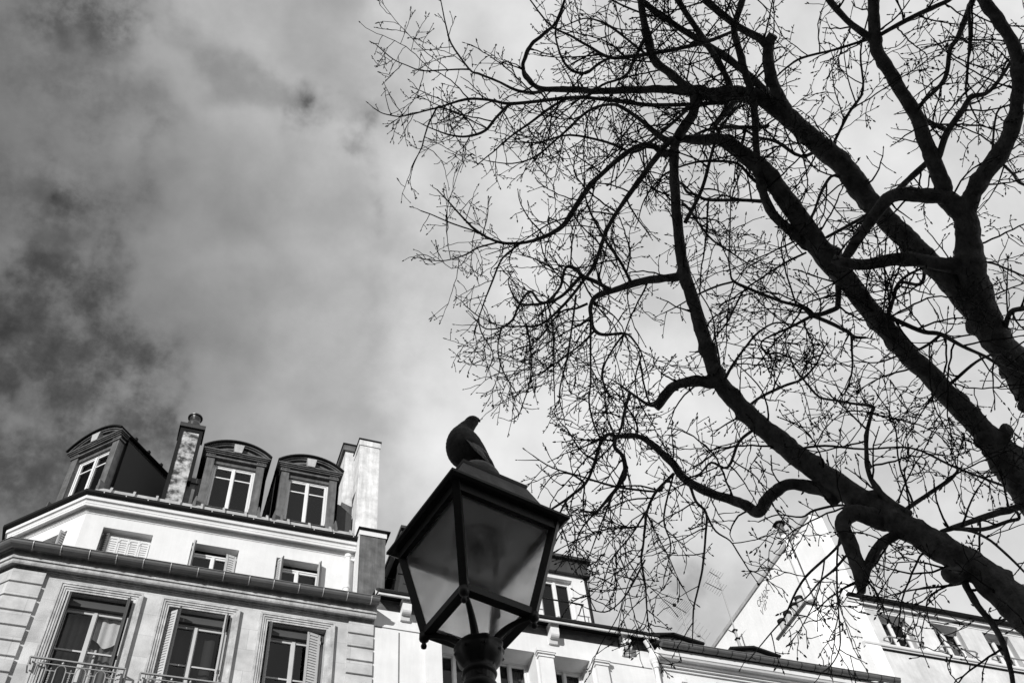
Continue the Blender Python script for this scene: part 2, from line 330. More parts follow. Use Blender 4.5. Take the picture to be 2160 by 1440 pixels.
def balcony_rail(parent, fr, u0, u1, z, h=0.92, out=.16):
    """ornate iron guard across a window: z is the top of the hand rail"""
    r = MB(fr); d = -out
    r.box(u0, u1, d-.016, d+.016, z-.022, z)
    for u in (u0, u1): r.box(u-.014, u+.014, d, .04, z-.022, z-.002); r.box(u-.01, u+.01, d-.01, d+.01, z-.17, z-.022); r.box(u-.01, u+.01, d, .03, z-.175, z-.155)
    a, b = u0+.12, u1-.12
    r.box(a, b, d-.008, d+.008, z-.10, z-.086); r.box(a, b, d-.008, d+.008, z-h, z-h+.02); r.box(a, b, d-.008, d+.008, z-h+.1, z-h+.112)
    n = 8; p = (b-a)/n
    for i in range(n+1): r.box(a+i*p-.007, a+i*p+.007, d-.007, d+.007, z-h, z-.03 if i in (0, n) else z-.17)
    for i in range(n):
        c = a+(i+.5)*p; pts = [(c-p/2+.004, d, z-.19)]+[(c+(p/2-.004)*math.cos(math.pi-t*math.pi/6), d, z-.165+(p/2-.004)*math.sin(math.pi-t*math.pi/6)) for t in range(7)]+[(c+p/2-.004, d, z-.19)]
        if i % 2 == 0: r.tube(pts, .006, 5); r.lathe([(0.001, -.03), (.018, -.012), (.02, 0), (.012, .02), (.001, .035)], (c, d, z-.06), 8)
        else:
            r.box(c-p/2, c+p/2, d-.006, d+.006, z-.21, z-.198)
            prof = []
            for k in range(15): prof += [(.006, -k*.04), (.017, -k*.04-.014), (.017, -k*.04-.024)]
            r.lathe(prof+[(.005, -.62)], (c, d, z-.2), 7); r.lathe([(.001, 0), (.016, .012), (.001, .045)], (c, d, z-.19), 6)
    return r.build('balcony_rail', MT['rail'], parent)

# ------------------------------------------------------------------ corner building on the left
def shade_house():
    """unseen house added behind the camera: it keeps the lamp and the tree in the shade"""
    T = thing('shade_house', 'unseen plain house added behind the camera to shade the lamp and tree', 'building', (-8, -10, 0)); KEEP[T.name] = 1
    fr = lambda u, d, z: Vector((8-u, -6-d, z)); H = 14.2
    ops = [(1.2+2.6*i, 2.3+2.6*i, z, z+2.0) for i in range(17) for z in (1.0, 4.2, 7.4, 10.6)]
    w = MB(fr); w.wall(0, 46, 0, H, ops, .2); w.loc([(0, 0, 0), (0, 0, H), (0, 9, H), (0, 9, 0)], [(0, 1, 2, 3)]); w.loc([(46, 0, 0), (46, 0, H), (46, 9, H), (46, 9, 0)], [(0, 1, 2, 3)]); w.loc([(0, 9, 0), (46, 9, 0), (46, 9, H), (0, 9, H)], [(0, 1, 2, 3)]); w.build('wall', MT['render_dark'], T)  # wall colour kept dark so the added house bounces less light
    r = MB(fr); r.box(-.2, 46.2, -.35, 9.2, H, H+.18); r.build('roof', MT['zinc'], T)
    for i, (a, b, c, d) in enumerate(ops):
        p = MB(fr); p.box(a+.004, b-.004, .16, .19, c+.004, d-.004); p.build('window', MT['glass_dark'], T)
shade_house()
def corner_building():
    T = thing('apartment_building', 'tall corner apartment house with mansard dormers and a cut-stone storey on the left', 'building', (0, 18, 0)); KEEP[T.name] = 1
    lo = frame(0, 14.0); ch = frame(-2.5, 14.0, Q45); X1 = 3.41
    cs = ((-1.64, -.62), (-.05, .955), (1.575, 2.575)); zt, zb = 12.76, 10.45
    ops = [(a, b, zb, zt) for a, b in cs]+[(a, b, z, z+2.2) for a, b in cs for z in (1.0, 4.2, 7.3)]
    w = MB(lo); w.wall(-2.5, X1, 0, 13.3, ops, .30)
    w.fr = ch; w.wall(-3.2, 0, 0, 13.3, [(-2.1, -1.1, zb, zt)], .30)
    w.fr = frame(0, 0); w.add([ch(-3.2, 0, 0), ch(-3.2, 0, 13.3), Vector((-4.76, 24, 13.3)), Vector((-4.76, 24, 0))], [(0, 1, 2, 3)])
    w.add([Vector((X1, 14, 0)), Vector((X1, 14, 13.3)), Vector((X1, 24, 13.3)), Vector((X1, 24, 0))], [(0, 3, 2, 1)])
    w.add([Vector((-4.76, 24, 0)), Vector((X1, 24, 0)), Vector((X1, 24, 15.5)), Vector((-4.76, 24, 15.5))], [(0, 1, 2, 3)])
    w.build('stone_wall', MT['stone'], T)
    # quoins at the corner and at the right hand end
    rnd = random.Random(4)
    for k in range(42):
        z1 = 13.02-.272*k; z0 = z1-.238
        if z0 < .2: break
        q = MB(lo); L_ = 0.47
        c0 = lo(-2.5, 0, 0)
        pr = [(-.02, z0), (.055, z0), (.06, z0+.006), (.06, z1-.006), (.055, z1), (-.02, z1)]
        q.sweep(pr, [tuple(ch(-.50, 0, 0))[:2], (-2.5, 14.0), (-2.03, 14.0)])
        if k < 14: q.build('quoin', MT['stone'], T)
        q = MB(lo); q.sweep([(-.02, z0), (.035, z0), (.04, z0+.006), (.04, z1-.006), (.035, z1), (-.02, z1)], [(2.955, 14.0), (3.40, 14.0)])
        if k < 14: q.build('quoin', MT['stone'], T)
    # cornice below the gutter
    path = [tuple(ch(-3.2, 0, 0))[:2], (-2.5, 14.0), (X1, 14.0)]
    c = MB(); c.sweep([(-.05, 13.03), (.02, 13.03), (.02, 13.055), (.035, 13.058), (.035, 13.09), (.14, 13.09), (.14, 13.048), (.155, 13.048), (.172, 13.07), (.178, 13.10), (.172, 13.112), (.172, 13.12), (.20, 13.12), (.20, 13.27), (.235, 13.285), (.235, 13.32), (-.05, 13.32)], path)
    c.build('cornice', MT['trim'], T)
    g = MB(); g.sweep(gutter_prof(.335, 13.305, .088), path); go = g.build('gutter', MT['gutter'], T)
    b = MB()
    for i in range(14):
        u = -2.32+i*.43+rnd.uniform(-.015, .015)
        b.tube([(u, 14-.335+.094*math.cos(a), 13.305+.094*math.sin(a)) for a in [math.pi+math.pi*j/8 for j in range(9)]], .007, 5)
    for i in range(4):
        u = -.25-i*.42; b.fr = ch; b.tube([(u, -.335+.094*math.cos(a), 13.305+.094*math.sin(a)) for a in [math.pi+math.pi*j/8 for j in range(9)]], .007, 5)
    b.build('gutter_strap', MT['bracket'], go)
    # terrace strip between the gutter and the set-back storey
    t = MB(); t.sweep([(.34, 13.325), (.34, 13.34), (-1.1, 13.62), (-1.1, 13.5)], path); t.build('zinc_apron', MT['zinc'], T)
    # three tall windows with stepped surrounds
    for i, (a, b_) in enumerate(cs):
        f = window(T, lo, a, b_, zb, zt-.16, .17, 'greywood', (0.345, .69), ('pleated', 'hazy', None)[i])
        s = MB(lo)
        for k, h in enumerate((.07, .056, .04, .026)):
            x0, x1 = a-.14+.035*k, a-.14+.035*(k+1); y0, y1 = b_+.14-.035*(k+1), b_+.14-.035*k; t0 = zt+.14-.035*(k+1); t1 = zt+.14-.035*k
            s.box(x0, x1, -h, .01, zb-.02, t1); s.box(y0, y1, -h, .01, zb-.02, t1); s.box(x1, y0, -h, .01, t0, t1)
        s.build('window_surround', MT['trim'], f)
        l = MB(lo); l.box(a+.01, b_-.01, .10, .19, zt-.17, zt-.005); l.build('blind_box', MT['shutter_dark'], f)
        if i == 0: shutter(f, lo, a+.02, .06, zb, zt-.05, .16, 86, 'shutter'); shutter(f, lo, a+.055, .07, zb, zt-.05, .16, 88, 'shutter_dark'); shutter(f, lo, b_-.02, .06, zb, zt-.02, -.2, 84, 'shutter_dark'); shutter(f, lo, b_-.06, .07, zb, zt-.02, -.18, 88, 'shutter_dark')
        if i == 1: shutter(f, lo, a+.015, .07, zb, zt-.05, .17, 40, 'shutter'); shutter(f, lo, a+.16, -.03, zb, zt-.05, .12, 80, 'shutter_dark'); shutter(f, lo, b_-.03, .07, zb, zt-.02, -.18, 86, 'shutter_dark'); shutter(f, lo, b_-.065, .07, zb, zt-.02, -.16, 88, 'shutter')
        if i == 2: shutter(f, lo, a+.02, .06, zb, zt-.05, .16, 86, 'shutter_dark'); shutter(f, lo, a+.05, .07, zb, zt-.05, .14, 88, 'shutter'); shutter(f, lo, b_-.075, .06, zb, zt-.07, -.24, 14, 'shutter')
        if i < 2: balcony_rail(f, lo, (a+b_)/2-.68, (a+b_)/2+.68, 11.385 if i == 0 else 11.36)
    for a, b_, z0, z1 in ops[3:]: window(T, lo, a, b_, z0, z1, .2, 'whitewood', (.35, .69))
    window(T, ch, -2.1, -1.1, zb, zt, .2)
    # ---- white set-back storey
    up = frame(0, 15.0); uc = frame(-1.9, 15.0, Q45); X2 = 3.30
    uo = [(-1.53, -.64, 13.75, 15.13), (.085, .965, 13.75, 15.115), (1.685, 2.575, 13.75, 15.10)]
    w = MB(up); w.wall(-1.9, X2, 13.3, 15.5, uo, .20); w.fr = uc; w.wall(-1.72, 0, 13.3, 15.5, [(-1.22, -.34, 13.75, 15.12)], .20)
    e = uc(-1.72, 0, 0); w.add([Vector((e.x, e.y, 13.3)), Vector((e.x, e.y, 15.5)), Vector((e.x, 24, 15.5)), Vector((e.x, 24, 13.3))], [(0, 1, 2, 3)])
    w.add([Vector((X2, 15, 13.3)), Vector((X2, 15, 15.5)), Vector((X2, 24, 15.5)), Vector((X2, 24, 13.3))], [(0, 3, 2, 1)])
    w.build('white_wall', MT['plaster'], T)
    p2 = [(e.x, 20.0), (e.x, e.y), (-1.9, 15.0), (3.2, 15.0)]
    c = MB(); c.sweep([(-.05, 15.40), (.012, 15.40), (.012, 15.418), (.024, 15.42), (.024, 15.438), (.04, 15.442), (.04, 15.50), (.12, 15.50), (.12, 15.466), (.142, 15.466), (.142, 15.515), (.136, 15.518), (.146, 15.522), (.146, 15.562), (.152, 15.575), (.168, 15.590), (.19, 15.592), (.19, 15.685), (-.05, 15.685)], p2)
    c.build('upper_cornice', MT['plaster'], T)
    g = MB(); g.sweep([(.18, 15.687), (.255, 15.687), (.27, 15.70), (.27, 15.755), (.25, 15.755), (.245, 15.71), (.18, 15.71)], p2); go = g.build('upper_gutter', MT['black'], T)
    b = MB()
    for i in range(13): u = -1.7+i*.40; b.box(u, u+.02, 14.722, 14.76, 15.71, 15.735)
    b.build('gutter_clip', MT['bracket'], go)
    f = window(T, up, *uo[0], .16); cu = (uo[0][0]+uo[0][1])/2
    for k in range(4): shutter(f, up, uo[0][0]+.14+.185*k, .11, 13.78, 15.04, .18, 0, 'shutter_white')
    shutter(f, up, uo[0][0]+.03, .10, 13.78, 15.08, .11, 10, 'shutter_dark')
    f = window(T, up, uo[1][0], uo[1][1], uo[1][2], uo[1][3]-.12, .14, low=.1)
    shutter(f, up, uo[1][0]+.02, .02, 13.78, 15.1, .13, 86, 'shutter'); shutter(f, up, uo[1][0]+.05, .02, 13.78, 15.1, .12, 88, 'shutter_dark'); shutter(f, up, uo[1][1]-.02, .09, 13.78, 15.02, -.20, 12, 'shutter')
    f = window(T, up, uo[2][0], uo[2][1], uo[2][2], uo[2][3]-.12, .14, low=.1)
    shutter(f, up, uo[2][0]+.03, .06, 13.78, 15.08, .13, 60, 'shutter'); shutter(f, up, uo[2][0]+.10, .0, 13.78, 15.08, .10, 84, 'shutter_dark'); shutter(f, up, uo[2][1]-.02, .02, 13.78, 15.08, -.15, 86, 'shutter_dark'); shutter(f, up, uo[2][1]-.05, .03, 13.78, 15.08, -.13, 88, 'shutter')
    f = window(T, uc, -1.22, -.34, 13.75, 15.02, .14); shutter(f, uc, -.36, .05, 13.78, 15.08, -.16, 80, 'shutter')
    pipe = MB(); pipe.tube([(3.06, 14.905, 13.4), (3.06, 14.905, 15.36)], .055, 14); pipe.tube([(3.06, 14.905, 14.52), (3.06, 14.905, 14.60)], .068, 14); pipe.tube([(3.06, 14.905, 15.30), (3.06, 14.905, 15.37)], .066, 14)
    pipe.build('downpipe', MT['whitepipe'], T, smooth=False)
    # ---- roof: steep zinc skirt with rolls, then a low slope
    r = MB(); r.sweep([(.18, 15.69), (.17, 15.73), (-.12, 16.20), (-.12, 15.69)], p2); r.build('roof_skirt', MT['zinc_pale'], T)
    r = MB()
    for i in range(12):
        u = -1.62+.43*i; r.bar((u, 14.825, 15.76), (u, 15.1, 16.21), .045, .05)
    r.build('standing_seam', MT['zinc_pale'], T)
    r = MB(); q = [(e.x, 24), (e.x+.02, e.y+.1), (-1.85, 15.12), (3.2, 15.12), (3.2, 24)]
    r.add([Vector((x, y, 16.18)) for x, y in q]+[Vector((-1.2, 24, 18.0)), Vector((-1.2, 18.6, 18.0)), Vector((-.4, 18.0, 18.0)), Vector((3.2, 18.0, 18.0)), Vector((3.2, 24, 18.0))],
          [(0, 1, 6, 5), (1, 2, 7, 6), (2, 3, 8, 7), (5, 6, 7, 8, 9), (3, 4, 9, 8)])
    r.build('roof', MT['zinc_dark'], T)
    dormer(T, frame(.585, 15.2), 1.9); dormer(T, frame(2.165, 15.2), 1.9)
    k = uc(-.665, .2, 0); dormer(T, frame(k.x, k.y, Q45), 2.1)
    # zinc flank walls beside the dormers
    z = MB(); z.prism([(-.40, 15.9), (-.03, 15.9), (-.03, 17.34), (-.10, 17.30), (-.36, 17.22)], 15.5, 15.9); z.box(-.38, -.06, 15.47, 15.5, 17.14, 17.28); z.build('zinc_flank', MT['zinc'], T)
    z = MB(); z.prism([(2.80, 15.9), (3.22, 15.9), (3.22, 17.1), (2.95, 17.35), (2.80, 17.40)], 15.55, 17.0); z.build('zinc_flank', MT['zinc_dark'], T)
    z = MB(); z.tube([(1.25, 15.45, 16.33), (1.5, 15.45, 16.33)], .06, 10); z.build('roof_pipe', MT['zinc_pale'], T)
    # ---- chimneys
    cfr = frame(0, 15.35)
    c = MB(cfr); c.box(-.63, -.295, .012, .36, 15.7, 18.62); ck = c.build('spotted_chimney', MT['blotchy'], T)
    s = MB(cfr)
    for a, b_ in ((-.70, -.63), (-.295, -.225)): s.box(a, b_, -.005, .37, 17.05 if b_ > -.3 else 15.9, 18.60)
    s.box(-.63, -.295, -.005, .01, 18.52, 18.60); s.build('iron_strap', MT['black'], ck)
    s = MB(cfr); s.box(-.735, -.19, -.05, .42, 18.62, 18.74); s.build('cap', MT['zinc_dark'], ck)
    s = MB(cfr); s.lathe([(.10, 0), (.135, .04), (.10, .08), (.135, .12), (.145, .20), (.135, .26), (.10, .30), (.09, .34), (.12, .40), (.125, .415), (.16, .425), (.165, .445), (.10, .45)], (-.46, .18, 18.74), 18); s.build('chimney_pot', MT['terracotta'], ck, smooth=False)
    c = MB(); c.box(3.22, 3.745, 14.62, 17.5, 13.4, 15.70); ck = c.build('party_wall', MT['zinc'], T)
    s = MB(); s.box(3.20, 3.765, 14.60, 17.5, 15.70, 15.83); s.build('coping', MT['plaster'], ck)
    s = MB(); s.box(3.17, 3.83, 14.55, 17.5, 15.832, 15.862); s.build('lead_capping', MT['black'], ck)
    s = MB(); s.loc([(3.215, 14.618, 13.4), (3.215, 17.5, 13.4), (3.215, 17.5, 15.695), (3.215, 14.618, 15.695), (3.205, 14.618, 13.4), (3.205, 17.5, 13.4), (3.205, 17.5, 15.695), (3.205, 14.618, 15.695)], [(4, 5, 6, 7), (0, 1, 5, 4), (2, 3, 7, 6), (0, 4, 7, 3)]); s.build('white_side', MT['plaster'], ck)
    c = MB(); c.box(3.25, 3.72, 15.28, 15.78, 15.86, 19.12); ck = c.build('chimney_stack', MT['chimney'], T)
    s = MB(); s.box(3.235, 3.735, 15.26, 15.80, 19.12, 19.29); s.build('coping', MT['chimney'], ck)
    s = MB(); s.box(3.215, 3.755, 15.24, 15.82, 19.292, 19.33); s.build('lead_capping', MT['black'], ck)
    c = MB(); c.box(3.06, 3.40, 16.0, 17.4, 16.0, 19.62); ck = c.build('chimney_stack', MT['chimney'], T)
    s = MB(); s.box(3.0, 3.45, 15.95, 17.45, 19.62, 19.80); s.build('coping', MT['zinc'], ck)
    s = MB(); s.box(2.98, 3.47, 15.93, 17.47, 19.802, 19.84); s.build('lead_capping', MT['black'], ck)
    return T
def dormer(T, fr, depth):
    """zinc dormer with a segmental pediment; fr is centred on it at its front"""
    zb, ze, zt = 15.75, 17.90, 18.19; hw = .605
    b = MB(fr)
    for s in (-1, 1):
        a0, a1 = sorted((s*hw, s*(hw-.165))); b.box(a0, a1, 0, .16, zb, 17.70)
        a0, a1 = sorted((s*(hw+.012), s*(hw-.178))); b.box(a0, a1, -.012, .16, zb, 16.42)
    b.box(-hw+.165, hw-.165, .05, .14, 17.60, 17.72)
    D_ = b.build('dormer', MT['zinc'], T)
    e = MB(fr)
    e.box(-.635, .635, -.03, .15, 17.70, 17.735); e.box(-.60, .60, .0, .15, 17.735, 17.80); e.box(-.655, .655, -.055, .15, 17.80, 17.83); e.box(-.68, .68, -.085, .15, 17.83, 17.855); e.box(-.705, .705, -.11, .15, 17.855, 17.885)
    for s in (-1, 1):
        for k in range(6): e.box(s*.53-.085+k*.03, s*.53-.07+k*.03, -.035, .0, 17.745, 17.79)
        a0, a1 = sorted((s*.43, s*.635)); e.box(a0, a1, -.02, .0, 17.735, 17.80)
    R = (.70**2+.29**2)/(2*.29); arc = lambda r, n=16: [(r*math.sin(t), ze+.28-R+r*math.cos(t)) for t in [(-1+2*i/n)*math.asin(.70/R) for i in range(n+1)]]
    def band(r0, r1, d0, d1):
        A, B = arc(r0), arc(r1)
        A = [(u, max(z, 17.885)) for u, z in A]; B = [(u, max(z, 17.885)) for u, z in B]
        for i in range(len(A)-1): e.prism([A[i], A[i+1], B[i+1], B[i]], d0, d1)
    band(R-.07, R-.035, -.07, .1); band(R-.035, R-.005, -.10, .1); band(R-.15, R-.10, -.02, .1)
    pts = [p for p in arc(R-.06) if p[1] > 17.886]
    e.prism(pts, .02, .1)
    e.build('pediment', MT['zinc'], D_)
    k = MB(fr); k.prism([(-.075, 17.87), (.075, 17.87), (.105, 18.11), (-.105, 18.11)], -.13, .0); k.build('keystone', MT['zinc_pale'], D_)
    r = MB(fr); A, B = arc(R+.0), arc(R+.035)
    for i in range(len(A)-1): r.prism([A[i], A[i+1], B[i+1], B[i]], -.15, depth)
    for s in (-1, 1):
        for j in range(4): r.box(s*.69-.03, s*.69+.03, .3+j*.42, .36+j*.42, 17.93, 18.0)
    r.build('dormer_roof', MT['black'], D_)
    c = MB(fr)
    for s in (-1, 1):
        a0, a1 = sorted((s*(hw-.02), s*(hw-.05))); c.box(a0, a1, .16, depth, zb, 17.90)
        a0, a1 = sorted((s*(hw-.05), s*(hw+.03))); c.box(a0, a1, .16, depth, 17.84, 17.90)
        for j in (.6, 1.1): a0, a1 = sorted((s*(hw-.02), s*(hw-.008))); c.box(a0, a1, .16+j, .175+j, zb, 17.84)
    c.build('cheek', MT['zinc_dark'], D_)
    f = window(T, fr, -hw+.165, hw-.165, 16.05, 17.60, .10, 'whitewood', (.19,), low=.1)
    g = MB(fr); g.box(-hw+.17, hw-.17, .0, .08, zb, 16.20); g.box(-hw+.17, hw-.17, -.02, .09, 16.28, 16.31); g.box(-.03, .03, .0, .03, 16.2, 16.28)
    for u in (-.40, .40): g.box(u-.015, u+.015, .0, .03, 16.2, 16.28)
    g.build('window_guard', MT['zinc_dark'], D_)
    s_ = MB(fr)
    for s in (-1, 1): s_.prism([(s*.66, zb), (s*.61, zb), (s*.61, 16.4), (s*.635, 16.38), (s*.67, 16.2)], -.14, .0)
    s_.build('scroll_foot', MT['zinc'], D_)
corner_building()
# ------------------------------------------------------------------ low white building behind the lamp
def low_building():
    T = thing('white_building', 'low white rendered house with pilasters directly behind the street lamp', 'building', (6, 18, 0)); KEEP[T.name] = 1
    fr = frame(0, 14.0); x0, x1 = 3.415, 8.88
    win = [(4.64, 5.38), (5.72, 6.45), (6.81, 7.55)]
    w = MB(fr); ops = [(a, b, 10.8, 12.98) for a, b in win]
    gx = [3.87, 7.87]
    w.wall(x0, x1, 0, 13.85, ops, .42)
    w.loc([(x1, 0, 0), (x1, 0, 13.85), (x1, 9, 13.85), (x1, 9, 0)], [(0, 3, 2, 1)]); w.loc([(x0, 9, 0), (x1, 9, 0), (x1, 9, 13.85), (x0, 9, 13.85)], [(0, 1, 2, 3)])
    w.build('wall', MT['plaster'], T)
    g = MB(fr); g.box(x0+.01, 4.31, -.004, .01, 13.0, 13.022); g.box(7.95, x1-.03, -.004, .01, 13.0, 13.022); g.box(3.86, 3.882, -.004, .01, 9, 12.95); g.box(7.865, 7.887, -.004, .01, 9, 12.95)
    g.build('wall_groove', MT['render_dark'], T)
    for i, (a, b) in enumerate(win): window(T, fr, a, b, 10.8, 12.98, .40, 'whitewood' if i else 'whitewood', (), None if i == 0 else 'net', low=.1)
    for a, b in ((4.335, 4.625), (5.41, 5.69), (6.485, 6.765), (7.62, 7.86)):
        p = MB(fr); p.box(a, b, -.09, .0, 9.5, 12.84); p.box(a-.02, b+.02, -.11, .0, 12.84, 12.875); p.box(a-.005, b+.005, -.095, .0, 12.875, 12.90); p.box(a-.035, b+.035, -.125, .0, 12.90, 12.93); p.box(a-.05, b+.05, -.14, .0, 12.93, 13.0)
        p.build('pilaster', MT['plaster'], T)
    for a in (3.885, 5.3, 6.75, 8.25):
        c = MB(lambda u, d, z: fr(d, u, z)); pts = [(-.19, 13.60), (-.19, 13.45)]+[(-.115-.075*math.cos(t*math.pi/8), 13.36-.09*math.sin(t*math.pi/8)+.0) for t in range(1, 6)]+[(-.05, 13.20), (0, 13.20), (0, 13.60)]
        c.prism(pts, a, a+.165); c.box(-.21, 0, a-.012, a+.177, 13.54, 13.575); c.build('modillion', MT['plaster'], T)
    c = MB(); c.sweep([(0, 13.70), (.26, 13.505), (.28, 13.505), (.28, 13.55), (0, 13.76)], [(x0, 14), (x1+.1, 14)]); c.build('cornice', MT['plaster_old'], T)
    c = MB(); c.sweep([(.27, 13.552), (.31, 13.555), (.31, 13.605), (-.5, 13.86), (-.5, 13.77)], [(x0, 14), (x1+.12, 14)]); c.build('zinc_edge', MT['black'], T)
    s = MB(fr); s.box(x0, x1, -.004, .02, 13.395, 13.70); s.box(x0, x1, -.014, -.004, 13.535, 13.55); s.build('stained_shaded_frieze', MT['render_dark'], T)  # stained band with the eave's cast shadow put into its dark colour
    r = MB(fr); r.loc([(x0, -.1, 13.80), (x1, -.1, 13.80), (x1, 5, 15.4), (x0, 5, 15.4)], [(0, 1, 2, 3)]); r.build('roof', MT['zinc'], T)
    # attic box set on the roof
    af = frame(0, 14.45); a = MB(af)
    aw = [(4.35, 5.1), (5.65, 6.4), (6.95, 7.70)]
    a.wall(4.1, 7.98, 13.7, 15.42, [(p, q, 14.0, 15.30) for p, q in aw], .15); a.loc([(7.98, 0, 13.7), (7.98, 3, 13.7), (7.98, 3, 15.5), (7.98, 0, 15.5)], [(0, 1, 2, 3)])
    at_ = a.build('attic', MT['plaster'], T)
    for p, q in aw: window(T, af, p, q, 14.0, 15.30, .10, 'whitewood', ())
    z = MB(af); z.box(4.0, 8.10, -.10, 3.0, 15.42, 15.50); z.box(4.0, 8.08, -.06, 3.0, 15.50, 15.80); z.box(3.98, 8.16, -.14, 3.0, 15.80, 15.87); z.build('attic_roof', MT['zinc_dark'], at_)
    z = MB(af); z.prism([(3.88, 13.75), (4.1, 13.75), (4.30, 15.42), (4.12, 15.42)], -.05, 2.5); z.build('attic_side', MT['zinc_dark'], at_)
    z = MB(af); z.tube([(8.02, .03, 13.8), (8.02, .03, 15.6)], .045, 10); z.build('downpipe', MT['black'], T)
    g = MB(fr); g.tube([(3.9, .22, 14.50), (7.75, .22, 14.50)], .016, 8)
    for u in (4.3, 5.9, 7.72): g.tube([(u, .22, 14.5), (u, .40, 14.42), (u, .45, 14.42)], .012, 6); g.tube([(u, .22, 14.5), (u, .22, 13.86)], .010, 6)
    g.build('guard_rail', MT['black'], T)
    c = MB(fr); c.tube([(3.3, .9, 15.0), (4.2, .9, 14.93)], .010, 6); c.build('cable', MT['black'], T)
low_building()

# ------------------------------------------------------------------ plain building with the banded gutter
def plain_building():
    T = thing('plain_building', 'plain pale house whose long banded gutter runs below the tree to the gable', 'building', (11, 18, 0)); KEEP[T.name] = 1
    fr = frame(0, 14.0); x0, x1 = 8.90, 14.24
    ops = [(10.2, 11.0, 10.9, 12.92), (12.4, 13.2, 10.9, 12.92)]
    w = MB(fr); w.wall(x0, x1, 0, 13.3, ops, .2); w.loc([(x0, 9, 0), (x1, 9, 0), (x1, 9, 13.3), (x0, 9, 13.3), (x1, 0, 0), (x1, 0, 13.3)], [(0, 1, 2, 3), (4, 1, 2, 5)]); w.build('wall', MT['plaster'], T)
    for a, b, c, d in ops: window(T, fr, a, b, c, d, .16)
    path = [(x0, 14.0), (x1, 14.0)]
    c = MB(); c.sweep([(-.05, 13.02), (.04, 13.02), (.04, 13.06), (.09, 13.065), (.09, 13.10), (.15, 13.105), (.16, 13.135), (.24, 13.14), (.26, 13.17), (.28, 13.18), (.28, 13.31), (-.05, 13.33)], path); c.build('cornice', MT['plaster'], T)
    g = MB(); g.sweep(gutter_prof(.36, 13.37, .075), [(8.95, 14.0), (14.40, 14.0)]); go = g.build('gutter', MT['gutter'], T)
    b = MB()
    for i in range(17): u = 9.2+i*.315; b.tube([(u, 14-.36+.079*math.cos(a), 13.37+.079*math.sin(a)) for a in [math.pi+math.pi*j/8 for j in range(9)]], .006, 5)
    b.build('gutter_strap', MT['black'], go)
    r = MB(fr); r.loc([(x0, -.34, 13.40), (x1, -.34, 13.40), (x1, 4.5, 16.3), (x0, 4.5, 16.3), (x1, 9, 13.4), (x0, 9, 13.4)], [(0, 1, 2, 3), (3, 2, 4, 5)]); r.build('roof', MT['zinc'], T)
    for xa, xb in ((9.55, 10.78), (11.56, 12.66)):
        k = MB(frame(0, 15.0)); m = (xa+xb)/2; k.prism([(xa, 13.9), (xb, 13.9), (xb, 14.58), (xa, 14.58)], .05, 1.2); sk = k.build('roof_dormer', MT['zinc_pale'], T)
        k = MB(frame(0, 15.0)); k.prism([(xa+.04, 14.59), (xb-.04, 14.59), (xb-.04, 14.62), (m, 14.735), (xa+.04, 14.62)], .0, 1.2); k.build('pediment', MT['zinc'], sk)
        k = MB(frame(0, 15.0)); k.prism([(xa-.08, 14.61), (m, 14.74), (xb+.08, 14.61), (xb+.08, 14.65), (m, 14.785), (xa-.08, 14.65)], -.10, 1.2); k.build('dormer_roof', MT['black'], sk)
    # rainwater pipe between the two houses
    p = MB(); p.tube([(8.72, 13.80, 13.50), (8.82, 13.84, 13.34), (8.87, 13.87, 13.24)], .055, 12); p.lathe([(.055, -.30), (.06, -.22), (.075, -.20), (.075, -.17), (.10, -.12), (.105, -.06), (.085, .0), (.085, .04), (.06, .05)], (8.87, 13.87, 13.24), 16)
    p.tube([(8.87, 13.88, 12.98), (8.87, 13.90, 12.7), (8.87, 13.90, 0.1)], .045, 12); p.build('downpipe', MT['whitepipe'], T, smooth=False)
    l = MB(); l.box(9.36, 9.46, 13.86, 14.0, 12.72, 12.86); l.box(9.38, 9.44, 13.84, 13.87, 12.70, 12.80); l.build('wall_lamp', MT['plaster'], T)
plain_building()

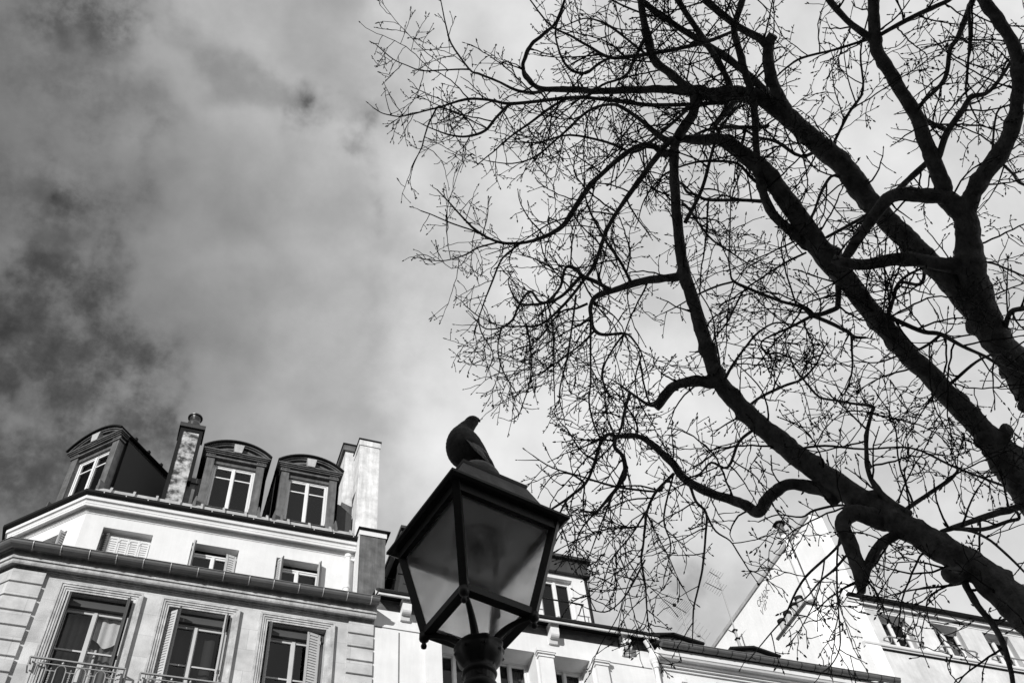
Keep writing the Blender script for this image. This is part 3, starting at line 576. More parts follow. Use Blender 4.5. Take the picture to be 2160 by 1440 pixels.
# ------------------------------------------------------------------ gabled building on the right
def strokes(mb, lines, fn, r):
    for ln in lines: mb.tube([fn(*p) for p in ln], r, 5, world=True)
def gable_building():
    T = thing('gabled_house', 'white house at right with a bare graffitied gable wall, flue and chimney pots', 'building', (17, 18, 0)); KEEP[T.name] = 1
    fr = frame(0, 14.0); x0, x1 = 14.28, 32.0
    ops = [(15.04+1.47*i, 15.80+1.47*i, 14.66, 15.52) for i in range(11)]
    w = MB(fr); w.wall(x0, x1, 0, 15.75, ops, .26, .11); w.loc([(x1, 0, 0), (x1, 9, 0), (x1, 9, 15.75), (x1, 0, 15.75)], [(0, 1, 2, 3)]); w.build('wall', MT['plaster_old'], T)
    g = MB(); g.box(14.265, 14.66, 13.925, 23.0, 0, 18.34)
    gb = g.build('gable_wall', MT['gable'], T)
    s = MB(); s.box(14.235, 14.69, 13.90, 23.0, 18.342, 18.385); s.build('coping', MT['zinc_pale'], gb)
    s = MB(); s.box(14.225, 14.264, 13.93, 23.0, 18.27, 18.34); s.build('lead_flashing', MT['zinc_pale'], gb)
    for i, (a, b, c, d) in enumerate(ops):
        f = window(T, fr, a+.02, b+.105, c, d+.0, .20, 'whitewood', (), 'net' if i == 1 else None, low=.1)
        if i < 5:
            r = MB(fr); z = 14.76; r.tube([(a-.16, .01, z-.03), (a-.16, -.06, z), (a-.10, -.12, z), (b+.0, -.12, z), (b+.10, -.08, z), (b+.11, .01, z-.03)], .020, 8)
            for u in (a-.02, (a+b)/2, b+.02): r.tube([(u, -.12, z), (u, -.08, z-.08), (u, .0, z-.10)], .010, 6)
            r.build('window_rail', MT['rail'], f)
    path = [(x0-.02, 14.0), (x1, 14.0)]
    c = MB(); c.sweep([(-.05, 15.575), (.012, 15.575), (.012, 15.605), (.03, 15.61), (.03, 15.665), (.085, 15.665), (.085, 15.64), (.105, 15.64), (.105, 15.70), (.125, 15.72), (-.05, 15.73)], path); c.build('cornice', MT['plaster'], T)
    g = MB(); g.sweep(gutter_prof(.175, 15.765, .05), path); g.sweep([(.09, 15.84), (.14, 15.84), (.14, 15.885), (.09, 15.885)], [(x0+.45, 14.0), (x1, 14.0)]); go = g.build('gutter', MT['black'], T)
    b = MB()
    for i in range(16): u = 14.75+i*.7; b.box(u, u+.025, 13.80, 13.89, 15.785, 15.845)
    b.build('gutter_bracket', MT['bracket'], go)
    s = MB(); s.sweep([(-.02, 14.47), (.05, 14.47), (.06, 14.50), (.09, 14.505), (.10, 14.53), (.10, 14.565), (-.02, 14.60)], path); s.build('string_course', MT['plaster'], T)
    s = MB(); s.sweep([(-.02, 14.455), (.045, 14.455), (.045, 14.469), (-.02, 14.469)], path); s.build('drip_edge', MT['black'], T)
    r = MB(fr); r.loc([(x0+.37, -.2, 15.80), (x1, -.2, 15.80), (x1, 5, 17.6), (x0+.37, 5, 17.6), (x1, 9, 15.8), (x0+.37, 9, 15.8)], [(0, 1, 2, 3), (3, 2, 4, 5)]); r.build('roof', MT['zinc'], T)
    # chimney breast on the gable
    c = MB(); c.box(13.99, 14.262, 14.90, 16.25, 12.5, 16.30); ck = c.build('chimney_breast', MT['gable'], gb)
    c = MB(); c.loc([(14.262, 14.90, 15.55), (14.262, 14.90, 12.5), (13.99, 14.90, 12.5), (13.99, 14.90, 15.5), (14.262, 14.55, 14.9), (14.262, 14.55, 12.5), (14.02, 14.6, 12.5), (14.10, 14.6, 14.8)], [(0, 4, 7, 3), (4, 5, 6, 7), (7, 6, 2, 3)]); c.build('buttress', MT['gable'], gb)
    c = MB(); c.box(13.955, 14.262, 14.87, 16.29, 16.302, 16.35); c.box(13.97, 14.262, 14.885, 16.27, 16.27, 16.302); c.build('chimney_cap', MT['zinc'], gb)
    for y in (15.17, 15.43, 15.74, 16.03):
        p = MB(); p.lathe([(.085, 0), (.085, .05), (.078, .06), (.078, .27), (.095, .28), (.10, .33), (.10, .335)], (14.09, y, 16.362), 16); po = p.build('chimney_pot', MT['pot'], gb)
        p = MB(); p.lathe([(.104, .27), (.108, .345), (.07, .35), (.066, .32)], (14.09, y, 16.362), 16); p.build('pot_rim', MT['black'], gb)
    p = MB(); p.tube([(14.12, 14.86, 16.36), (14.12, 14.86, 18.42)], .085, 16); 
    for z in (16.9, 17.6, 18.3): p.tube([(14.12, 14.86, z), (14.12, 14.86, z+.05)], .092, 16)
    fl = p.build('flue_pipe', MT['whitepipe'], gb); p = MB(); p.tube([(14.17, 14.765, 16.3), (14.17, 14.765, 18.3)], .016, 8); p.build('conduit', MT['zinc_dark'], gb)
    p = MB(); p.tube([(14.12, 14.86, 18.42), (14.12, 14.86, 18.80)], .088, 16); p.build('flue_top', MT['zinc'], gb)
    p = MB(); p.lathe([(.02, 0), (.15, .01), (.16, .03), (.12, .07), (.02, .10)], (14.12, 14.86, 18.80), 18); p.build('cowl', MT['black'], gb)
    # scratched tags: on the gable and by the corner of the front
    gl = MB(); fn = lambda s_, t: Vector((14.262, 16.86-s_, 17.80+t+s_*.10))
    C = lambda o: [[(o+.09, .16), (o+.04, .19), (o, .12), (o+.01, .04), (o+.06, 0), (o+.10, .03)]]
    K = C(0)+[[(.13, 0), (.13, .19), (.20, .18), (.21, .12), (.13, .09), (.22, 0)], [(.25, 0), (.30, .20), (.35, 0)], [(.27, .07), (.33, .07)], [(.38, 0), (.38, .19), (.46, .15), (.47, .06), (.38, 0)],
         [(.51, 0), (.51, .22)], [(.60, .22), (.51, .10), (.62, 0)], [(.64, .16), (.70, .30)], [(.67, .14), (.73, .28)]]
    K += [[(.02, -.10), (.07, -.28), (.13, -.08)], [(.19, -.27), (.20, -.07)], [(.25, -.28), (.26, -.05), (.34, -.06), (.35, -.14), (.26, -.17)], [(.41, -.06), (.44, -.03), (.47, -.06), (.44, -.10), (.41, -.06)]]
    strokes(gl, K, fn, .010); gl.build('graffiti', MT['spray'], gb)
    gl = MB(); fn = lambda s_, t: Vector((14.42+s_, 13.995, 15.40+t))
    K = [[(0, 0), (.04, -.12), (.03, -.28), (.06, -.33)], [(0, 0), (.07, -.01), (.10, -.08), (.08, -.2), (.05, -.31)], [(.10, -.03), (.12, -.05), (.13, -.12), (.16, -.13)], [(.13, -.12), (.14, -.22), (.16, -.27), (.05, -.26)],
         [(.14, -.05), (.18, -.09)], [(.20, -.15), (.22, -.18)], [(.10, -.36), (.15, -.41), (.20, -.39), (.25, -.41)], [(.24, -.30), (.31, -.43)], [(.15, -.41), (.20, -.48), (.24, -.55)], [(.21, -.40), (.24, -.55)]]
    strokes(gl, K, fn, .012); gl.build('graffiti', MT['spray_pale'], T)
gable_building()

# ------------------------------------------------------------------ roof aerials
def yagi(mb, a, b, n, half, vert=Vector((0, 0, 1))):
    a = Vector(a); b = Vector(b); t = (b-a).normalized(); x = t.cross(vert).normalized(); mb.tube([a, b], .010, 6)
    for i in range(n):
        p = a.lerp(b, i/(n-1)); h = half*(1-.35*i/n); mb.tube([p-x*h, p+x*h], .0030, 4)
def aerials():
    T = thing('tv_aerial', 'pale mast with two comb aerials standing nearer the low white house', 'aerial', (11.63, 16.5, 15.0), 'aerials on the low roofs'); KEEP[T.name] = 1
    m = MB(); m.tube([(11.63, 16.5, 14.6), (11.63, 16.5, 16.95)], .022, 8); m.build('mast', MT['steel'], T)
    m = MB(); yagi(m, (11.75, 16.5, 16.86), (11.16, 16.42, 17.1), 15, .34); m.box(11.40, 11.47, 16.42, 16.48, 16.97, 17.03); m.build('aerial_head', MT['black'], T)
    m = MB(); yagi(m, (11.55, 16.5, 16.50), (12.06, 16.5, 16.12), 7, .42); m.box(11.88, 11.95, 16.46, 16.53, 16.20, 16.26); m.tube([(12.06, 16.5, 16.12), (12.06, 16.5, 15.85)], .01, 6); m.build('aerial_head', MT['steel'], T)
    T = thing('tv_aerial', 'tall dark-topped mast with clamped foot in front of the white gable', 'aerial', (13.0, 16.5, 15.0), 'aerials on the low roofs'); KEEP[T.name] = 1
    m = MB(); m.tube([(12.98, 16.5, 15.2), (13.0, 16.5, 16.6)], .034, 8); m.tube([(13.0, 16.5, 16.6), (13.0, 16.5, 18.3)], .018, 8); m.build('mast', MT['steel'], T)
    m = MB(); yagi(m, (13.02, 16.5, 17.80), (12.58, 16.5, 17.98), 8, .22); yagi(m, (13.06, 16.5, 18.22), (12.80, 16.5, 18.38), 6, .2); m.build('aerial_head', MT['black'], T)
    m = MB()
    for z in (15.55, 15.75, 16.3, 16.55): m.box(12.94, 13.05, 16.45, 16.55, z, z+.03)
    m.tube([(12.78, 16.45, 16.5), (12.98, 16.5, 16.48)], .012, 6); m.tube([(13.08, 16.5, 15.3), (13.02, 16.5, 16.3)], .014, 6); m.build('clamp', MT['black'], T)
aerials()
# ------------------------------------------------------------------ street lamp
LAX = Vector((math.sin(math.radians(20.99))*3.0, math.cos(math.radians(20.99))*3.0, 0)); LD = LAX.normalized()
LRT = Vector((LD.y, -LD.x, 0)); LT = math.radians(2.545)
def lamp():
    base = LAX-LRT*(3.9*math.tan(LT))
    T = thing('street_lamp', 'old square street lantern on an iron post with a pigeon on its cap', 'street lamp', base)
    ez = Vector((0, 0, 1))*math.cos(LT)+LRT*math.sin(LT); ex = LRT*math.cos(LT)-Vector((0, 0, 1))*math.sin(LT); ey = LD
    T.rotation_euler = Matrix((ex, ey, ez)).transposed().to_euler()
    def cor(i, h, z):   # corner i: 0 front, 1 right, 2 back, 3 left
        a = math.radians(191.89-90*i); r = h*math.sqrt(2); return Vector((r*math.sin(a), r*math.cos(a), z))
    zb, zt, ze, zc = 3.965, 4.377, 4.401, 4.62; hb, ht, he, hc = .149, .232, .272, .147
    p = MB(); p.lathe([(.16, 0), (.16, .25), (.13, .3), (.12, .75), (.085, .82), (.07, 1.0), (.055, 1.2), (.05, 2.4), (.045, 3.60), (.05, 3.66), (.062, 3.675), (.066, 3.69), (.062, 3.705), (.052, 3.715)], (0, 0, 0), 24); p.build('post', MT['iron'], T, smooth=True)
    p = MB(); p.lathe([(.053, 3.712), (.055, 3.738), (.058, 3.742)], (0, 0, 0), 24); p.tube([(0, -.05, 3.727), (0, -.0565, 3.727)], .006, 8); p.build('collar', MT['iron'], T)
    # leafy capital
    def leaf(a, z):
        t = (z-3.745)/.11; k = abs(math.sin(a*4+.6)); return 1+.10*max(t, 0)*(k-.55)+.03*math.sin(a*9+t*5)*max(t, 0)
    p = MB(); N_ = 64; prof = [(.050, 3.738), (.060, 3.743), (.063, 3.752), (.058, 3.760), (.055, 3.770)]+[(.055+.031*math.sin(i/8*1.9)**1.1, 3.770+i*.0095) for i in range(1, 9)]+[(.088, 3.850), (.089, 3.856), (.085, 3.863), (.060, 3.866), (.03, 3.868)]
    p.lathe(prof, (0, 0, 0), N_, leaf)
    rnd = random.Random(2)
    cp = p.build('capital', MT['iron'], T, smooth=True)
    for j in range(8):     # each acanthus leaf: a ribbed tongue that curls out at the tip
        a = j*math.pi/4+.25; q = MB()
        for i in range(9):
            t = i/8; rr = .053+.031*math.sin(min(t*1.02, 1)*1.75)**1.1+(.002*max(0, t-.6)/.4); zz = 3.772+.075*t-.02*max(0, t-.8)/.2; wv = .026*math.sin(math.pi*min(1, .15+t*.85))*(1+.18*math.sin(i*2.6))
            for s in (-1, -.5, 0, .5, 1): aa = a+s*wv/rr; r2 = rr+.0035-.004*abs(s)+(.002 if s == 0 else 0); q.v.append(Vector((r2*math.cos(aa), r2*math.sin(aa), zz-(.006*abs(s) if t > .5 else 0))))
        for i in range(8):
            for k in range(4): b = i*5+k; q.f.append((b, b+1, b+6, b+5))
        o = q.build('leaf', MT['iron'], cp, smooth=True, fix=False)
        so_ = o.modifiers.new('thick', 'SOLIDIFY'); so_.thickness = .004; so_.offset = -1
    # four cradle arms and their drop finials
    for i in range(4):
        c = cor(i, hb, 0); u = Vector((c.x, c.y, 0)).normalized(); R_ = c.length
        pts = []; rad = []
        for k in range(15):
            t = k/14; r = .052+(R_-.060)*(1-math.cos(t*math.pi/2))**.85; z = 3.855+.098*math.sin(t*math.pi/2)
            pts.append(u*r+Vector((0, 0, z))); rad.append(.017-.009*t)
        a = MB(); a.tube(pts, rad, 10, world=True); a.build('bracket_arm', MT['iron'], T, smooth=True)
        f = MB(); f.lathe([(.004, -.062), (.010, -.058), (.0115, -.050), (.009, -.042), (.006, -.037), (.011, -.032), (.017, -.026), (.019, -.020), (.019, .004)], (c.x*.99, c.y*.99, zb), 14); f.build('finial', MT['iron'], T, smooth=True)
    # lantern frame
    f = MB()
    for i in range(4):
        j = (i+1) % 4
        f.bar(cor(i, hb-.004, zb), cor(i, ht-.004, zt+.02), .030, .030, upv=(cor(i, 1, 0)).normalized().cross(Vector((0, 0, 1))))
        nrm = ((cor(i, 1, 0)+cor(j, 1, 0))/2).normalized()
        f.bar(cor(i, hb-.010, zb+.008), cor(j, hb-.010, zb+.008), .036, .030)
        f.bar(cor(i, ht-.012, zt), cor(j, ht-.012, zt), .034, .05)
    f.build('lantern_frame', MT['iron'], T)
    for i in range(4):
        j = (i+1) % 4; g = MB(); off = .012
        a, b, c, d = cor(i, hb-off, zb+.012), cor(j, hb-off, zb+.012), cor(j, ht-off, zt), cor(i, ht-off, zt)
        n = (b-a).cross(d-a).normalized()*.0015
        g.add([p_+n for p_ in (a, b, c, d)]+[p_-n for p_ in (a, b, c, d)], [(0, 1, 2, 3), (7, 6, 5, 4), (0, 4, 5, 1), (1, 5, 6, 2), (2, 6, 7, 3), (3, 7, 4, 0)]); g.build('glass_pane', MT['frost'], T)
    g = MB(); q = [cor(i, hb-.01, zb+.006) for i in range(4)]; g.add(q+[p_+Vector((0, 0, .003)) for p_ in q], [(0, 1, 2, 3), (7, 6, 5, 4), (0, 4, 5, 1), (1, 5, 6, 2), (2, 6, 7, 3), (3, 7, 4, 0)]); g.build('floor_glass', MT['frost'], T)
    # roof: projecting eave, steep sides, lipped top and dome
    def quad_loft(levels, name, m, smooth=False):
        b = MB()
        for h, z in levels: b.v += [cor(i, h, z) for i in range(4)]
        for l in range(len(levels)-1):
            for i in range(4): b.f.append((l*4+i, l*4+(i+1) % 4, l*4+4+(i+1) % 4, l*4+4+i))
        b.f.append((3, 2, 1, 0)); n = (len(levels)-1)*4; b.f.append((n, n+1, n+2, n+3)); return b.build(name, m, T)
    quad_loft([(ht-.03, zt+.018), (he-.012, ze-.008), (he, ze), (he, ze+.012), (he-.012, ze+.016), (ht, ze+.03)], 'eave', MT['iron'])
    quad_loft([(ht-.012, ze+.030), (hc+.008, zc-.01)], 'lantern_roof', MT['lampzinc'])
    quad_loft([(hc+.006, zc-.008), (hc+.008, zc), (hc+.008, zc+.014), (hc-.01, zc+.018)], 'cap_lip', MT['iron'])
    d = MB(); d.lathe([(.118, zc+.018), (.118, zc+.03), (.108, zc+.036)]+[(.112*math.cos(t*math.pi/24), 4.692+.112*math.sin(t*math.pi/24)) for t in range(-2, 12)]+[(.004, 4.804)], (0, 0, 0), 32); d.build('dome', MT['lampzinc'], T, smooth=True)
    # lamp fitting inside, under a white enamel ceiling
    quad_loft([(ht-.028, zt-.004), (ht-.028, zt+.012)], 'ceiling', MT['enamel'])
    l = MB(); l.lathe([(.105, 4.33), (.11, 4.325), (.11, 4.36), (.09, 4.372)], (0, 0, 0), 28); l.build('reflector', MT['zinc_pale'], T)
    l = MB(); l.lathe([(.020, 4.22), (.032, 4.235), (.034, 4.33)], (0, 0, 0), 16); l.build('lamp_holder', MT['zinc_pale'], T)
    l = MB(); l.tube([cor(1, .05, zb+.02), cor(1, .05, 4.33)], .013, 8); l.build('cable_tube', MT['zinc_dark'], T)
lamp()

# ------------------------------------------------------------------ pigeon standing behind the dome
def pigeon():
    P0 = at(1000, 985, 4.60); PD = (P0-CAM).dot(LD)
    rt = LRT; up = Vector((0, 0, 1)); dp = LD
    def w(x, y, d=0.0):          # bird-sketch coordinates (9.6 units to a photo pixel) into metres about the feet
        q = at(x/9.6+920, y/9.6+860, 1.0)-CAM; return CAM+q*((PD+d)/q.dot(LD))
    T = thing('pigeon', 'dark pigeon on the lantern cap looking back over its shoulder', 'pigeon', P0); KEEP[T.name] = 1
    rings = [  # along the body from the crown of the head to the tail: left x,y  right x,y  depth ratio, depth shift
        (700, 195, 812, 186, .5, 0), (645, 215, 850, 225, .85, 0), (590, 262, 858, 285, .95, 0), (545, 310, 818, 345, .95, 0), (480, 355, 775, 420, .95, 0),
        (395, 430, 742, 478, .95, 0), (300, 520, 745, 520, .95, .0), (228, 640, 818, 590, .95, 0), (198, 760, 890, 670, .92, 0), (200, 860, 945, 755, .9, 0),
        (228, 950, 1000, 845, .88, 0), (285, 1040, 1045, 930, .82, 0), (370, 1120, 1085, 1010, .74, 0), (500, 1195, 1112, 1075, .62, 0), (690, 1255, 1135, 1135, .5, 0), (900, 1310, 1165, 1200, .34, 0), (1060, 1370, 1200, 1275, .26, 0), (1170, 1440, 1255, 1365, .22, 0), (1200, 1480, 1262, 1420, .16, 0)]
    def cr1(Q, sub):
        out = []
        for i in range(len(Q)-1):
            p0, p1, p2, p3 = Q[max(i-1, 0)], Q[i], Q[i+1], Q[min(i+2, len(Q)-1)]
            for k_ in range(sub):
                t = k_/sub; out.append(tuple(.5*((2*b_)+(-a_+c_)*t+(2*a_-5*b_+4*c_-d_)*t*t+(-a_+3*b_-3*c_+d_)*t**3) for a_, b_, c_, d_ in zip(p0, p1, p2, p3)))
        out.append(tuple(Q[-1])); return out
    b = MB(); n = 32; rings = cr1(rings, 5)
    for q, (x0, y0, x1, y1, dr, ds) in enumerate(rings):
        A, B = w(x0, y0, 0), w(x1, y1, 0); c = (A+B)/2; h = (B-A)/2; r = h.length*dr
        for j in range(n):
            a = 2*math.pi*j/n; f = 1+.012*noise.noise(Vector((a*5, q*.9, 3)))+.010*math.sin(q*2.1+a*6)*(1 if q > 20 else .4); b.v.append(c+h*(math.cos(a)*f)+dp*(-r*f*math.sin(a)))
    m_ = len(rings)
    for i in range(m_-1):
        for j in range(n): b.f.append((i*n+j, i*n+(j+1) % n, (i+1)*n+(j+1) % n, (i+1)*n+j))
    b.f.append(tuple(range(n))); b.f.append(tuple((m_-1)*n+j for j in range(n-1, -1, -1)))
    # beak with its pale cere
    beak = [(800, 238, .015), (838, 246, .0125), (858, 256, .009), (872, 266, .0065), (884, 277, .0045), (889, 287, .0008)]
    b.tube([w(x, y, 0) for x, y, r in beak], [r for x, y, r in beak], 12, world=True)
    b.tube([w(828, 243, -.009), w(846, 244, -.008), w(858, 251, -.004)], [.003, .0045, .002], 8, world=True)
    wing0 = len(b.f)
    # folded wings, each a long curved shell lying on the flank
    def wing(side):
        top = [(560, 500), (640, 462), (735, 500), (830, 600), (905, 690), (985, 790), (1030, 900), (1075, 985), (1120, 1075), (1190, 1225)]
        bot = [(540, 530), (575, 610), (660, 705), (730, 800), (800, 880), (880, 950), (950, 1020), (1020, 1090), (1085, 1150), (1195, 1240)]
        top = cr1(top, 3); bot = cr1(bot, 3); N2 = len(top); rows = 13; base = len(b.v)
        for i in range(N2):
            for j in range(rows):
                t = j/(rows-1); x = top[i][0]*(1-t)+bot[i][0]*t; y = top[i][1]*(1-t)+bot[i][1]*t
                I = i/3; R = .070*(1-.80*max(0, I-4)/5); q_ = 1-.85*t; bul = R*math.sqrt(max(0, 1-q_*q_))-.004*(1-t)
                b.v.append(w(x, y, side*(bul+.008+.0045*abs(math.sin(j*.8+i*.30)))))
        for i in range(N2-1):
            for j in range(rows-1): q = base+i*rows+j; b.f.append((q, q+1, q+rows+1, q+rows))
        # underside closes the shell
        b2 = len(b.v)
        for i in range(N2):
            for j in range(rows):
                t = j/(rows-1); x = top[i][0]*(1-t)+bot[i][0]*t; y = top[i][1]*(1-t)+bot[i][1]*t; b.v.append(w(x, y, side*.002))
        for i in range(N2-1):
            for j in range(rows-1): q = b2+i*rows+j; b.f.append((q, q+rows, q+rows+1, q+1))
            for j in (0, rows-1): q = base+i*rows+j; e = b2+i*rows+j; b.f.append((q, e, e+rows, q+rows))
        for i in (0, N2-1):
            for j in range(rows-1): q = base+i*rows+j; e = b2+i*rows+j; b.f.append((q, q+1, e+1, e))
        # overlapping flight feathers
        for fidx in range(7):
            t = fidx/6; s0 = (620+150*t, 640+40*t); s1 = (1010+170*t, 900+290*t*1.0-30*(1-t)); 
            pts = []
            for q_ in range(6):
                u_ = q_/5; pts.append(w(s0[0]+(s1[0]-s0[0])*u_+(-18+36*t)*math.sin(u_*3.1), s0[1]+(s1[1]-s0[1])*u_, side*(.066-.030*u_-.004*fidx*.5)))
            b.tube(pts, [.004, .008, .010, .010, .008, .002], 6, world=True)
    wing(-1); wing(1); wing1 = len(b.f)
    # ruffled nape feathers
    for x, y in ((505, 322), (478, 352), (545, 296), (265, 556), (300, 512)): b.tube([w(x+40, y+14), w(x+8, y+2), w(x-8, y-2)], [.008, .005, .001], 5, world=True)
    # legs and toes on the far rim of the cap
    for sx in (-45, 60):
        hip = w(620+sx, 1180, 0.0); foot = Vector((hip.x, hip.y, 4.645)); b.tube([hip, foot], [.008, .005], 6, world=True)
        for a in (-.6, 0, .6, 3.14): b.tube([foot, foot+(rt*-math.cos(a)+dp*math.sin(a))*.03-up*.004], [.004, .002], 5, world=True)
    body = b.build('body', MT['plumage'], T, smooth=True)
    body.data.materials.append(MT['wing'])
    for p in body.data.polygons:
        if wing0 <= p.index < wing1: p.material_index = 1
    for s in (-1, 1):
        e = MB(); c = w(742, 230, s*.0175); e.lathe([(.0005, -.0045), (.003, -.003), (.0045, 0), (.003, .003), (.0005, .0045)], tuple(c), 10); e.build('eye', MT['eye'], T, smooth=True)
def plumage():
    m = mat('pigeon_plumage', .07, .7, .8, 26, .18, 160, spec=.3); nt = m.node_tree; N = nt.nodes; L = nt.links
    return m
MT['plumage'] = plumage(); MT['wing'] = mat('wing_feathers', .32, .7, .7, 40, .3, 120, spec=.3); MT['eye'] = mat('eye', .02, .15, spec=.6)
pigeon()
